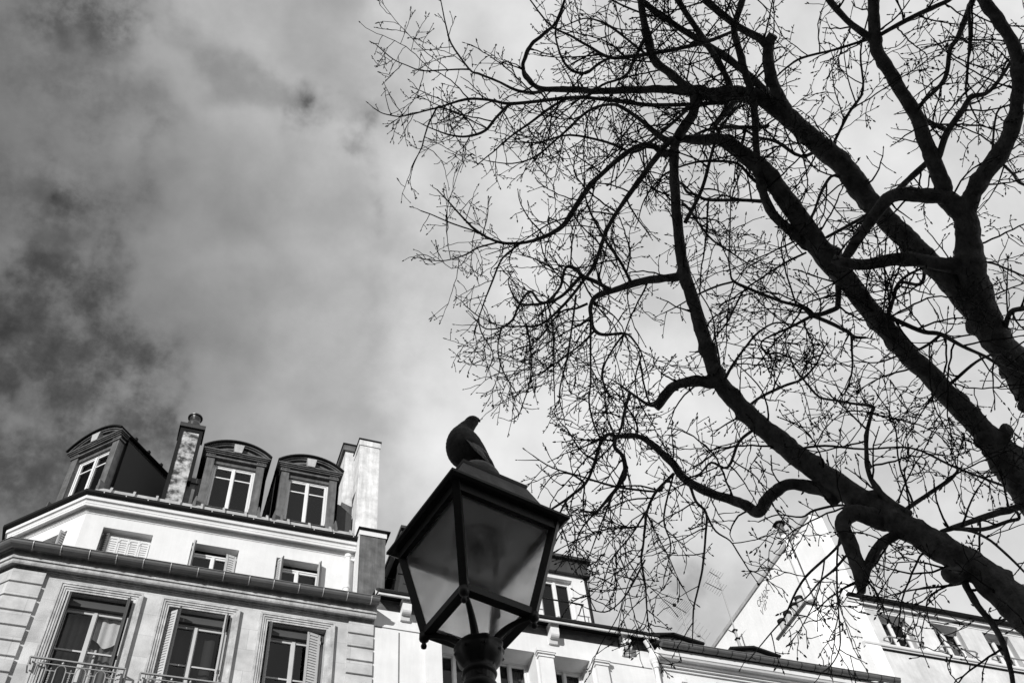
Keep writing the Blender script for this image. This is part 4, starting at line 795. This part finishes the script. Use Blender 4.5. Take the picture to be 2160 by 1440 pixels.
# ------------------------------------------------------------------ lime tree
# limb: name, limb it leaves (its distance is taken over there), change of distance along it, (x, y, width) in photograph pixels
LIMBS = [
('A', 5.15, 1.35, [(2330,1500,88),(2240,1370,80),(2160,1290,70),(2080,1215,64),(2000,1163,59),(1900,1105,54),(1800,1045,51),(1700,975,46),(1620,910,42),(1550,845,38),(1515,800,34),(1490,730,30),(1470,660,28),(1445,580,25),(1432,500,22),(1425,420,20),(1422,340,20),(1425,297,18)]),
('B', 5.7, 1.0, [(2330,1260,100),(2240,1130,86),(2160,1020,72),(2112,955,66),(2078,912,46),(2038,872,44),(1949,780,41),(1854,678,41),(1789,594,42),(1732,528,46),(1690,465,42),(1649,410,40),(1621,369,38),(1580,335,35),(1540,305,30),(1515,293,24),(1475,296,20),(1430,290,16)]),
('C', 6.0, 1.1, [(2400,1120,140),(2290,970,112),(2200,850,84),(2150,775,68),(2095,710,56),(2043,644,44),(1966,558,43),(1910,503,42),(1840,430,42),(1788,361,42),(1704,286,41),(1649,236,38),(1607,208,34),(1571,200,33),(1538,196,30),(1504,200,27),(1465,192,24),(1438,192,20),(1399,189,16),(1329,190,14),(1260,193,13),(1210,189,12),(1140,186,10),(1113,167,9),(1103,139,8),(1118,100,8),(1143,75,7),(1171,50,6),(1190,5,5),(1200,-40,4)]),
('D', 'C', .5, [(2105,705,40),(2082,660,48),(2062,610,53),(2049,567,58),(2042,511,50),(2035,455,48),(1993,414,36),(1988,389,33),(1960,314,29),(1932,244,27),(1896,183,25),(1860,128,24),(1845,83,24),(1843,0,22),(1846,-60,20)]),
('D', 'D', .3, [(2036,470,34),(2048,425,36),(2063,389,36),(2104,333,34),(2132,278,30),(2146,222,27),(2150,153,25),(2138,97,23),(2110,50,22),(2082,11,24),(2055,-40,22)]),
('V', 'A', -.25, [(1870,1098,44),(1840,1090,40),(1802,1082,34),(1777,1103,32),(1790,1141,32),(1805,1180,30),(1815,1220,25),(1817,1248,16)]),
('V', 'A', -.2, [(1905,1118,22),(1889,1128,20),(1855,1150,20),(1830,1195,20),(1820,1235,16)]),
('K', 'A', -.12, [(2060,1210,34),(2036,1206,32),(2012,1212,29),(1994,1213,24)]),
('K', 'A', -.15, [(1512,806,30),(1490,806,26),(1463,802,22),(1429,812,20),(1402,833,21),(1383,858,20)]),
('K', 'B', -.1, [(2100,945,30),(2112,925,30),(2126,905,26)]),
('K', 'C', -.15, [(1655,232,34),(1638,195,25),(1623,150,22),(1621,100,22),(1630,74,19)]),
('b', 'K', .4, [(1618,95,18),(1600,80,16),(1554,55,14),(1490,0,14),(1470,-30,13)]),
('b', 'A', .3, [(1760,1048,34),(1735,1032,28),(1671,1021,24),(1635,1036,24),(1612,1062,25),(1598,1078,24),(1575,1068,21),(1546,1054,20),(1504,1041,18),(1449,1013,18),(1421,980,16),(1393,952,14),(1366,930,12),(1338,919,10),(1302,922,9),(1296,941,9),(1313,961,9),(1318,997,9),(1307,1022,8),(1268,1069,6),(1249,1086,4)]),
('b', 'b', .2, [(1302,921,8),(1282,916,8),(1266,936,8),(1254,974,7),(1235,1019,7),(1199,1049,6),(1165,1072,5),(1140,1085,3)]),
('b', 'b', -.3, [(1421,999,8),(1385,1036,7),(1366,1074,6),(1360,1113,6),(1357,1150,5),(1352,1182,5),(1361,1234,4),(1365,1296,3),(1370,1340,2)]),
('b', 'b', .2, [(1400,1025,5),(1382,1036,5),(1304,1027,5),(1238,1008,4),(1166,986,3),(1124,960,2)]),
('b', 'b', -.4, [(1452,1016,8),(1458,1030,7),(1468,1058,6),(1490,1083,6),(1488,1130,5),(1482,1198,5),(1473,1240,4),(1463,1286,4),(1461,1348,2)]),
('b', 'b', -.2, [(1490,1085,5),(1510,1120,4),(1540,1140,3),(1560,1170,3),(1585,1210,2)]),
('b', 'b', -.2, [(1360,1180,4),(1335,1230,4),(1308,1270,3),(1275,1290,3),(1240,1282,2)]),
('b', 'A', .35, [(1446,587,20),(1432,585,17),(1374,589,16),(1332,600,15),(1290,614,13),(1263,622,12),(1249,636,10),(1246,664,8),(1254,697,8),(1277,706,7),(1318,703,5),(1338,719,4),(1354,747,3),(1370,800,2)]),
('b', 'b', .25, [(1288,612,9),(1260,596,9),(1227,581,9),(1216,567,8),(1193,564,7),(1182,605,6),(1154,636,6),(1127,642,6),(1093,638,5),(1074,603,3),(1073,589,2)]),
('b', 'b', .1, [(1227,581,8),(1188,622,7),(1157,637,6),(1138,636,6),(1118,614,5),(1096,642,5),(1074,683,4),(1027,694,3),(1000,670,2)]),
('b', 'b', .3, [(1332,598,8),(1310,555,7),(1277,506,6),(1249,456,5),(1235,417,4),(1232,380,3)]),
('b', 'b', -.1, [(1154,638,5),(1165,680,4),(1168,740,4),(1168,800,3),(1171,855,2)]),
('b', 'b', -.2, [(1247,640,6),(1246,720,5),(1246,800,4),(1243,849,4),(1254,899,4),(1268,924,4)]),
('b', 'K', .1, [(1388,855,9),(1366,852,7),(1324,824,5),(1310,813,4),(1290,800,2)]),
('b', 'b', -.1, [(1330,829,6),(1318,863,6),(1307,910,5),(1290,940,4),(1255,975,3)]),
('b', 'A', .3, [(1424,297,14),(1410,300,13),(1375,345,12),(1335,400,11),(1288,469,9),(1268,519,8),(1254,558,8),(1235,586,7),(1193,639,6),(1143,683,5),(1100,688,4),(1054,686,3),(1010,667,2.5),(982,645,2)]),
('b', 'A', .5, [(1418,320,16),(1400,325,14),(1371,305,11),(1329,317,10),(1275,362,10),(1238,400,11),(1193,469,11),(1160,494,9),(1110,511,7),(1054,511,6),(1004,486,5),(971,453,4),(943,422,3),(922,400,2)]),
('b', 'b', .2, [(1100,511,5),(1060,545,4),(1040,590,4),(1020,640,3),(1000,700,2)]),
('b', 'b', .2, [(1010,492,4),(985,482,3),(950,470,3),(915,455,2),(888,445,1.5)]),
('b', 'b', .1, [(1050,511,4),(1010,522,4),(975,540,3),(930,550,2),(890,545,1.5)]),
('b', 'A', .5, [(1424,300,14),(1395,290,13),(1357,258,9),(1320,232,8),(1290,220,7),(1240,235,6),(1190,280,5),(1130,330,4),(1080,345,3),(1030,340,2)]),
('b', 'C', -.2, [(1468,200,22),(1462,240,20),(1445,265,20),(1428,292,20)]),
('b', 'C', .3, [(1460,194,19),(1454,190,18),(1415,156,17),(1379,125,17),(1363,69,16),(1352,0,14),(1350,-40,12)]),
('b', 'C', .4, [(1540,196,16),(1538,178,14),(1524,147,12),(1499,105,13),(1465,55,12),(1430,0,12),(1415,-30,11)]),
('b', 'C', .5, [(1640,235,24),(1625,210,20),(1593,172,15),(1538,125,14),(1482,89,13),(1427,55,12),(1357,5,12),(1320,-30,10)]),
('b', 'B', .4, [(1700,515,24),(1688,505,21),(1632,453,19),(1610,405,17),(1598,345,15),(1594,280,14),(1590,215,14),(1575,165,15),(1560,110,15),(1549,70,13),(1553,40,12),(1566,0,12),(1575,-40,10)]),
('b', 'b', .4, [(1556,62,7),(1543,68,6),(1488,89,8),(1407,108,8),(1340,118,8),(1288,122,7),(1245,100,6),(1202,75,5),(1160,53,4),(1118,0,3)]),
('b', 'b', .2, [(1288,122,5),(1260,136,6),(1235,155,6),(1200,145,6),(1180,110,5),(1172,60,4),(1190,20,3)]),
('b', 'C', .3, [(1551,210,14),(1549,216,13),(1510,261,10),(1499,295,9)]),
('b', 'C', .5, [(1530,215,10),(1524,217,9),(1400,222,9),(1343,219,9),(1260,208,8),(1204,206,8),(1150,212,8),(1074,219,7),(1030,211,6),(982,210,6),(921,228,4),(880,238,3.5),(843,246,3),(810,240,2.5),(788,228,2)]),
('b', 'C', .4, [(1150,188,7),(1130,195,7),(1093,192,6),(1060,177,5),(1038,167,5),(1010,156,5),(990,146,4),(952,92,4),(940,50,3),(929,0,2.5)]),
('b', 'b', .2, [(992,147,4),(945,147,3.5),(893,150,3),(860,139,2.5),(829,125,2),(796,97,2)]),
('b', 'b', .2, [(1075,219,6),(1045,250,6),(1023,276,6),(985,288,5),(950,285,4),(920,275,3),(890,262,2)]),
('b', 'b', .2, [(920,230,4),(905,260,3.5),(895,290,3),(890,310,3),(880,330,2),(872,348,1.5)]),
('b', 'b', .2, [(1200,206,6),(1165,225,6),(1110,265,5),(1075,290,4),(1040,320,3),(1010,345,2)]),
('b', 'C', .5, [(1480,203,8),(1440,240,7),(1395,280,7),(1340,320,7),(1280,300,6),(1200,285,5),(1140,300,4),(1090,300,3)]),
('b', 'A', .4, [(1445,470,9),(1480,400,8),(1500,330,7),(1520,270,6),(1560,220,5),(1600,160,4),(1650,120,3)]),
('b', 'C', .3, [(1620,265,8),(1600,269,8),(1560,268,7),(1499,272,6),(1470,283,5),(1440,300,4)]),
('b', 'D', -.3, [(2052,575,34),(2030,567,30),(1979,556,28),(1910,545,27),(1827,558,23),(1779,553,21),(1757,545,18)]),
('b', 'D', -.3, [(2010,430,34),(1993,418,31),(1938,411,29),(1888,411,27),(1862,432,26),(1827,478,22),(1799,519,20),(1780,548,18)]),
('b', 'D', .4, [(1842,88,16),(1832,78,14),(1785,42,12),(1749,0,12),(1730,-30,10)]),
('b', 'D', .2, [(1835,84,7),(1825,85,6),(1757,106,5),(1693,122,5),(1660,142,4),(1630,170,3),(1600,200,2)]),
('b', 'D', .3, [(1846,82,9),(1850,78,8),(1910,44,9),(1966,17,9),(2002,0,8),(2040,-30,7)]),
('b', 'D', .3, [(2060,-20,12),(2043,22,11),(2021,78,10),(2004,106,9),(1993,167,9),(1952,211,8),(1932,240,8)]),
('b', 'D', .2, [(2050,5,9),(2043,16,8),(2046,70,6),(2040,150,5),(2038,200,4),(2060,250,3)]),
('b', 'D', .3, [(1978,335,15),(1982,325,14),(1999,278,13),(2032,230,11),(2049,205,10),(2088,192,8),(2130,135,6),(2150,90,4)]),
('b', 'D', .2, [(2000,276,9),(1990,272,9),(1938,247,8)]),
('b', 'D', .2, [(1965,335,12),(1955,344,12),(1924,372,12),(1890,405,11),(1850,440,8),(1800,470,7),(1745,500,6)]),
('b', 'D', .3, [(2090,350,5),(2093,322,4),(2102,239,4),(2130,222,3),(2165,200,2)]),
('b', 'B', -.3, [(1700,533,5),(1660,552,5),(1616,580,4),(1571,611,4),(1552,644,4),(1532,683,4),(1504,717,3),(1480,750,2)]),
('b', 'B', -.4, [(1768,590,14),(1768,608,12),(1768,639,12),(1760,653,11),(1716,665,9),(1691,647,8),(1649,636,7),(1593,614,7),(1549,594,6),(1540,570,4),(1538,540,4),(1540,483,3),(1541,400,2)]),
('b', 'b', -.2, [(1716,665,8),(1663,692,6),(1607,719,4),(1618,744,4),(1640,744,4),(1666,753,3),(1720,770,2)]),
('b', 'b', -.2, [(1716,667,8),(1749,680,8),(1782,696,8),(1802,710,7),(1827,712,5)]),
('b', 'b', -.2, [(1796,708,6),(1797,740,5),(1798,775,4),(1790,810,3),(1775,840,2)]),
('b', 'b', .2, [(1549,594,5),(1515,603,5),(1477,618,4),(1440,640,3),(1400,660,2)]),
('b', 'b', -.2, [(1477,619,3),(1502,664,3),(1510,719,4),(1518,761,4),(1520,800,2)]),
('b', 'B', .2, [(1610,425,8),(1560,422,7),(1496,422,7),(1470,412,6),(1450,405,6),(1440,390,4)]),
('b', 'b', .1, [(1494,424,4),(1492,460,4),(1490,494,4),(1484,540,3),(1479,567,3),(1476,617,3)]),
('b', 'A', .2, [(1440,430,7),(1454,442,6),(1493,497,5),(1538,530,4),(1579,556,3),(1621,578,2)]),
('b', 'A', .3, [(1920,1085,18),(1902,1075,16),(1866,1047,12),(1838,1011,10),(1829,974,9),(1828,919,8),(1838,872,7),(1841,857,7),(1800,851,5),(1768,845,5),(1727,836,5),(1699,805,4),(1679,780,4),(1660,740,3)]),
('b', 'A', .3, [(1900,1085,10),(1910,1075,9),(1963,1038,8),(2004,1011,7),(2024,986,4)]),
('b', 'B', -.3, [(2190,1060,15),(2160,1066,14),(2088,1086,12),(2010,1113,10),(1985,1120,7)]),
('b', 'b', -.2, [(2010,1113,8),(2074,1116,8),(2127,1099,7),(2150,1092,6),(2140,1075,5),(2110,1070,3)]),
('b', 'b', -.2, [(2010,1115,6),(2050,1120,6),(2090,1140,5),(2130,1175,5),(2165,1210,4)]),
('b', 'A', .3, [(1688,955,6),(1695,945,5),(1740,940,5),(1824,947,4),(1921,944,4),(2004,980,5),(2060,1003,5),(2127,1027,6),(2160,1030,6)]),
('b', 'A', -.3, [(2035,1225,16),(2041,1240,14),(2062,1276,13),(2090,1310,12),(2115,1353,11),(2130,1406,9),(2137,1440,8),(2142,1480,7)]),
('b', 'A', -.2, [(2030,1226,6),(2020,1232,5),(1966,1238,4),(1913,1246,3),(1870,1257,2)]),
('b', 'A', -.2, [(1992,1197,4),(1983,1195,4),(1934,1184,3),(1877,1187,2)]),
('b', 'C', .1, [(1940,540,8),(1950,570,7),(1940,600,7),(1895,597,6),(1880,650,6),(1870,668,8)]),
('b', 'B', .2, [(1880,700,12),(1872,672,10),(1885,630,8),(1897,595,7),(1935,570,5),(1990,555,5),(2080,553,4),(2130,570,4),(2175,590,3)]),
('b', 'B', -.3, [(1866,662,8),(1900,680,9),(1950,700,9),(1985,705,9),(2030,730,7),(2075,750,6),(2110,770,6),(2160,790,5)]),
('b', 'b', -.3, [(1985,705,7),(1960,725,6),(1930,740,5),(1895,750,4),(1850,765,3),(1800,760,2)]),
('b', 'C', -.2, [(2120,690,12),(2132,658,10),(2160,650,10),(2190,640,8)]),
('b', 'B', -.3, [(2000,815,8),(2010,805,7),(2050,770,6),(2085,750,5),(2120,745,4),(2160,720,3)]),
('b', 'D', .3, [(2110,310,8),(2100,330,7),(2135,365,5),(2150,385,6),(2180,395,5)]),
('b', 'C', .4, [(1735,310,8),(1690,330,7),(1640,300,7),(1600,290,6),(1560,270,5),(1500,262,4)]),
('b', 'C', .3, [(1745,330,6),(1790,240,6),(1820,190,5),(1815,110,4),(1830,40,3)]),
('b', 'C', -.2, [(1800,395,7),(1760,370,6),(1735,400,6),(1715,450,5),(1700,470,4)]),
('b', 'b', .3, [(1363,75,8),(1340,120,7),(1320,160,6),(1270,180,5),(1230,215,4),(1200,250,3),(1160,290,2)]),
('b', 'b', .3, [(1400,140,6),(1350,105,5),(1300,65,5),(1265,45,4),(1230,40,3),(1180,60,2)]),
('b', 'b', .3, [(1482,92,6),(1450,75,5),(1400,40,5),(1360,30,4),(1310,10,4),(1270,-10,3)]),
('b', 'B', .3, [(1640,412,8),(1590,380,7),(1555,345,6),(1500,340,6),(1455,345,5),(1400,370,4),(1360,420,3),(1345,470,2)]),
('b', 'A', -.3, [(1520,815,7),(1545,770,6),(1570,735,5),(1600,700,5),(1640,680,4),(1690,690,3)]),
('b', 'A', -.3, [(1590,905,6),(1560,930,6),(1535,985,6),(1500,975,5),(1475,1000,4),(1440,1010,3)]),
('b', 'A', -.3, [(1830,1090,6),(1780,1065,5),(1720,1075,5),(1690,1090,4),(1640,1085,3),(1600,1100,2)]),
('b', 'A', -.3, [(1790,1120,6),(1760,1160,6),(1710,1205,6),(1680,1245,5),(1655,1300,4),(1630,1330,3),(1580,1390,2)]),
('b', 'V', -.3, [(1775,1110,4),(1766,1170,4),(1766,1240,4),(1770,1300,3),(1772,1360,3),(1755,1400,2),(1730,1420,1.5)]),
('b', 'V', -.2, [(1790,1165,5),(1760,1200,5),(1730,1225,4),(1700,1260,3),(1670,1275,2)]),
('b', 'A', .3, [(1565,870,6),(1600,840,6),(1650,815,6),(1690,800,5),(1720,770,4),(1740,730,3)]),
('b', 'b', -.1, [(1110,688,5),(1120,740,4),(1118,800,3),(1100,860,2)]),
('b', 'b', -.1, [(1060,686,4),(1050,730,3),(1060,780,3),(1090,830,2)]),
('b', 'b', .1, [(1215,622,5),(1205,700,4),(1195,760,4),(1180,830,3),(1190,880,2)]),
('b', 'b', .1, [(1318,703,5),(1290,740,4),(1270,790,4),(1285,850,3),(1250,900,2)]),
('b', 'b', .1, [(1254,697,5),(1220,730,4),(1150,780,3),(1110,800,2)]),
('b', 'b', .1, [(1354,747,4),(1340,800,3),(1350,850,3),(1380,900,2)]),
('b', 'b', .1, [(1010,667,3),(1015,700,3),(1040,745,2.5),(1030,780,2)]),
('b', 'b', .2, [(1240,640,6),(1215,650,5),(1180,660,4),(1130,720,3),(1075,740,2)]),
('b', 'b', .0, [(1262,1075,5),(1230,1110,4),(1215,1150,3),(1225,1200,2)]),
('b', 'b', .0, [(1366,1074,5),(1330,1130,4),(1290,1180,3),(1270,1240,2)]),
('b', 'b', .1, [(1316,990,5),(1290,1050,4),(1262,1120,3),(1240,1180,2)]),
('b', 'b', .1, [(1199,1049,5),(1180,1090,4),(1195,1140,3),(1210,1190,2)]),
('b', 'b', .1, [(1235,1019,5),(1205,1000,4),(1170,1000,3),(1145,1030,2)]),
('b', 'b', .0, [(1421,1000,4),(1400,1090,4),(1415,1150,3),(1400,1220,2)]),
]
TREE_SEED = 11
def tree():
    rnd = random.Random(TREE_SEED)
    foot = Vector((4.75, 2.35, 0))
    T = thing('lime_tree', 'large leafless lime tree with budding twigs spreading over the right half', 'tree', foot); KEEP[T.name] = 1
    done = []        # (name, [(px, py, r)])
    world = []       # (points, radii)
    def cr(P, sub):
        out = []
        for i in range(len(P)-1):
            p0, p1, p2, p3 = P[max(i-1, 0)], P[i], P[i+1], P[min(i+2, len(P)-1)]
            for k in range(sub):
                t = k/sub; out.append(tuple(.5*((2*b)+(-a+c)*t+(2*a-5*b+4*c-d)*t*t+(-a+3*b-3*c+d)*t**3) for a, b, c, d in zip(p0, p1, p2, p3)))
        out.append(tuple(P[-1])); return out
    for li, (nm, par, dr, pts) in enumerate(LIMBS):
        if isinstance(par, float): r0 = par
        else:
            best = None
            for n2, q in done:
                if n2 != par: continue
                for x, y, r in q:
                    dd = (x-pts[0][0])**2+(y-pts[0][1])**2
                    if best is None or dd < best[0]: best = (dd, r)
            r0 = best[1]
        if pts[-1][1] < 5 and pts[-1][2] > 4:      # limbs that leave the top of the photograph run on and taper out
            (xa, ya, wa), (xb, yb, wb) = pts[-2], pts[-1]; ln = math.hypot(xb-xa, yb-ya); ux, uy = (xb-xa)/ln, (yb-ya)/ln; ext = 120+10*wb
            sw = rnd.uniform(-.35, .35); pts = pts+[(xb+(ux+sw*t)*ext*t, yb+(uy-.15*t)*ext*t, wb*(1-.9*t)) for t in (.3, .65, 1.0)]
        L_ = [0]
        for a, b in zip(pts, pts[1:]): L_.append(L_[-1]+math.hypot(a[0]-b[0], a[1]-b[1]))
        P = [(x, y, w, r0+dr*l/L_[-1]) for (x, y, w), l in zip(pts, L_)]
        thin = pts[0][2] < 30
        P = cr(P, 14 if pts[0][2] > 50 else 9 if not thin else 4)
        done.append((nm, [(x, y, r) for x, y, w, r in P]))
        ph = rnd.uniform(0, 100); ws = []; rs = []
        for i, (x, y, w, r) in enumerate(P):
            amp = 1.2 if w > 20 else .9
            fq = .35 if thin else .14; jx = noise.noise(Vector((i*fq, ph, 0)))*amp*(1 if thin else 2.2); jy = noise.noise(Vector((i*fq, ph, 9)))*amp*(1 if thin else 2.2); jr = noise.noise(Vector((i*fq*.7, ph, 30)))*.05
            rr = (max(w, 2.4) if w < 24 else 24+(w-24)*.90)*r/FPX/2
            rr *= 1+.11*noise.noise(Vector((i*(.6 if thin else .22), ph, 50)))
            ws.append(at(x+jx, y+jy, r+(jr if i and nm == 'b' else 0))); rs.append(max(rr, .0024))
        world.append((ws, rs, nm, pts[0][2]))
    # trunk: from the ground to where the great limbs part, outside the right edge of the photograph
    mb = MB(); fork = Vector((4.55, 2.35, 3.0)); mb.tube([foot+Vector((0, 0, -.1)), foot+Vector((0, 0, .15)), foot+Vector((-.03, 0, .6)), foot+Vector((-.08, .02, 1.8)), fork, fork+Vector((-.04, 0, .35))], [.40, .34, .29, .26, .25, .17], 18, world=True)
    mb.build('trunk', MT['bark'], T, smooth=True)
    for li, (ws, rs, nm, w0) in enumerate(world):
        if li < 3: ws = [fork-Vector((0, 0, .15)), fork.lerp(ws[0], .5)]+ws; rs = [.19, .18]+rs
        mb = MB(); n = 16 if w0 > 50 else 10 if w0 > 15 else 6
        mb.tube(ws, rs, n, world=True)
        if w0 > 12:          # knobs, ridges and old bud scars on the bark
            for i in range(len(ws)):
                for k in range(n):
                    v = mb.v[i*n+k]; d = (v-ws[i]); s = rs[i]
                    g = noise.noise(v*14)*.10+noise.noise(v*45)*.07+max(0, noise.noise(v*11+Vector((7, 3, 1)))-.30)*.9
                    mb.v[i*n+k] = ws[i]+d*(1+g)
        mb.build('branch', MT['bark'], T, smooth=True)
    # ---- twigs: three orders of alternate side shoots, zigzag at the nodes, closed buds
    tw = MB(); bud = MB()
    def tube3(P, r0, r1):
        n = 4 if r0 > .004 else 3; tw.tube(P, [r0+(r1-r0)*i/(len(P)-1) for i in range(len(P))], n, world=True, cap=False)
    def add_bud(p, d, L_):
        d = d.normalized(); x = d.orthogonal().normalized(); y = d.cross(x); r = L_*.19; b = len(bud.v); a0 = rnd.uniform(0, 2)
        bud.v.append(p)
        for t, q in ((.35, 1.0), (.7, .75)):
            for k in range(4): a = a0+k*math.pi/2; bud.v.append(p+d*(L_*t)+(x*math.cos(a)+y*math.sin(a))*(r*q))
        bud.v.append(p+d*L_)
        for k in range(4):
            bud.f.append((b, b+1+(k+1) % 4, b+1+k)); bud.f.append((b+1+k, b+1+(k+1) % 4, b+5+(k+1) % 4, b+5+k)); bud.f.append((b+5+k, b+5+(k+1) % 4, b+9))
    def rv(): return Vector((rnd.gauss(0, 1), rnd.gauss(0, 1), rnd.gauss(0, 1))).normalized()
    def shoot(p, d, L_, r, order):
        step = (.045, .032, .022)[order-1]; n = max(2, int(L_/step)); P = [p]; d = d.normalized(); bend = rv()*(.085, .11, .10)[order-1]; zz = rv()
        zz = (zz-d*zz.dot(d)).normalized(); side = 1; nodes = []
        for i in range(n):
            bend = bend*.82+rv()*(.075, .11, .10)[order-1]; d = (d+bend+zz*side*(.17, .30, .36)[order-1]+rv()*(.10, .10, .08)[order-1]-Vector((0, 0, 1))*(.02 if order == 1 else .0)).normalized(); p = p+d*(L_/n); P.append(p)
            nodes.append((p, d.copy(), side, i/n)); side = -side; 
        r1 = max(r*.5, .0021); tube3(P, r, r1)
        for (q, dd, sd, t) in nodes[:-1]:
            if order < 3:
                if t < .08 or rnd.random() < (.25 if order == 1 else .34): 
                    continue
                out = (dd*rnd.uniform(.35, .8)+(zz*-sd*.75)+rv()*.45).normalized()
                LL = L_*(1-.55*t)*rnd.uniform(.25, .55) if order == 1 else rnd.uniform(.03, .085)
                shoot(q, out, max(LL, .035), max(r*.62, .0027), order+1)
            elif rnd.random() < .8: add_bud(q, (dd*.6+zz*-sd*.8+rv()*.2), rnd.uniform(.013, .021))
        add_bud(P[-1], d, rnd.uniform(.018, .029))
        if order < 3 and rnd.random() < .6: add_bud(P[-1]-d*.01, d+rv()*.7, rnd.uniform(.014, .024))
    crowd = {}
    for (ws, rs, nm, w0) in world:
        gap = .082 if w0 < 20 else .14
        if ws[len(ws)//2].z < 5.6 and ws[len(ws)//2].x > 2.5 and w0 < 20: gap = .18
        acc = rnd.uniform(0, gap)
        for i in range(1, len(ws)):
            seg = ws[i]-ws[i-1]; acc += seg.length; r = rs[i]
            while acc > gap:
                acc -= gap
                t = seg.normalized(); o = rv(); o = (o-t*o.dot(t)).normalized()
                if r > .012 and rnd.random() < .8: add_bud(ws[i]+o*r*.85, o+t*.4, rnd.uniform(.018, .038))
                if r > .035 and rnd.random() < .45: continue
                ck = tuple(int(math.floor(c_/.20)) for c_ in ws[i]); crowd[ck] = crowd.get(ck, 0)+1
                if crowd[ck] > 3: continue
                L_ = rnd.uniform(.25, .72) if r < .03 else rnd.uniform(.2, .6)
                L_ *= 1-.78*max(0, i/len(ws)-.40)/.60
                d = (t*rnd.uniform(.1, .9)+o).normalized()
                shoot(ws[i]-t*rnd.uniform(0, seg.length)+o*r*.7, d, L_, min(max(r*.55, .0036), .0060), 1)
        shoot(ws[-1], ws[-1]-ws[-2], rnd.uniform(.035, .08), max(rs[-1]*.9, .002), 2) if w0 < 26 and nm == 'b' else None
    to = tw.build('twigs', MT['twig'], T, smooth=False, fix=False); to['kind'] = 'stuff'
    bo = bud.build('buds', MT['bud'], to, fix=False); bo['kind'] = 'stuff'
    print('TREE', len(tw.f), len(bud.f))
tree()
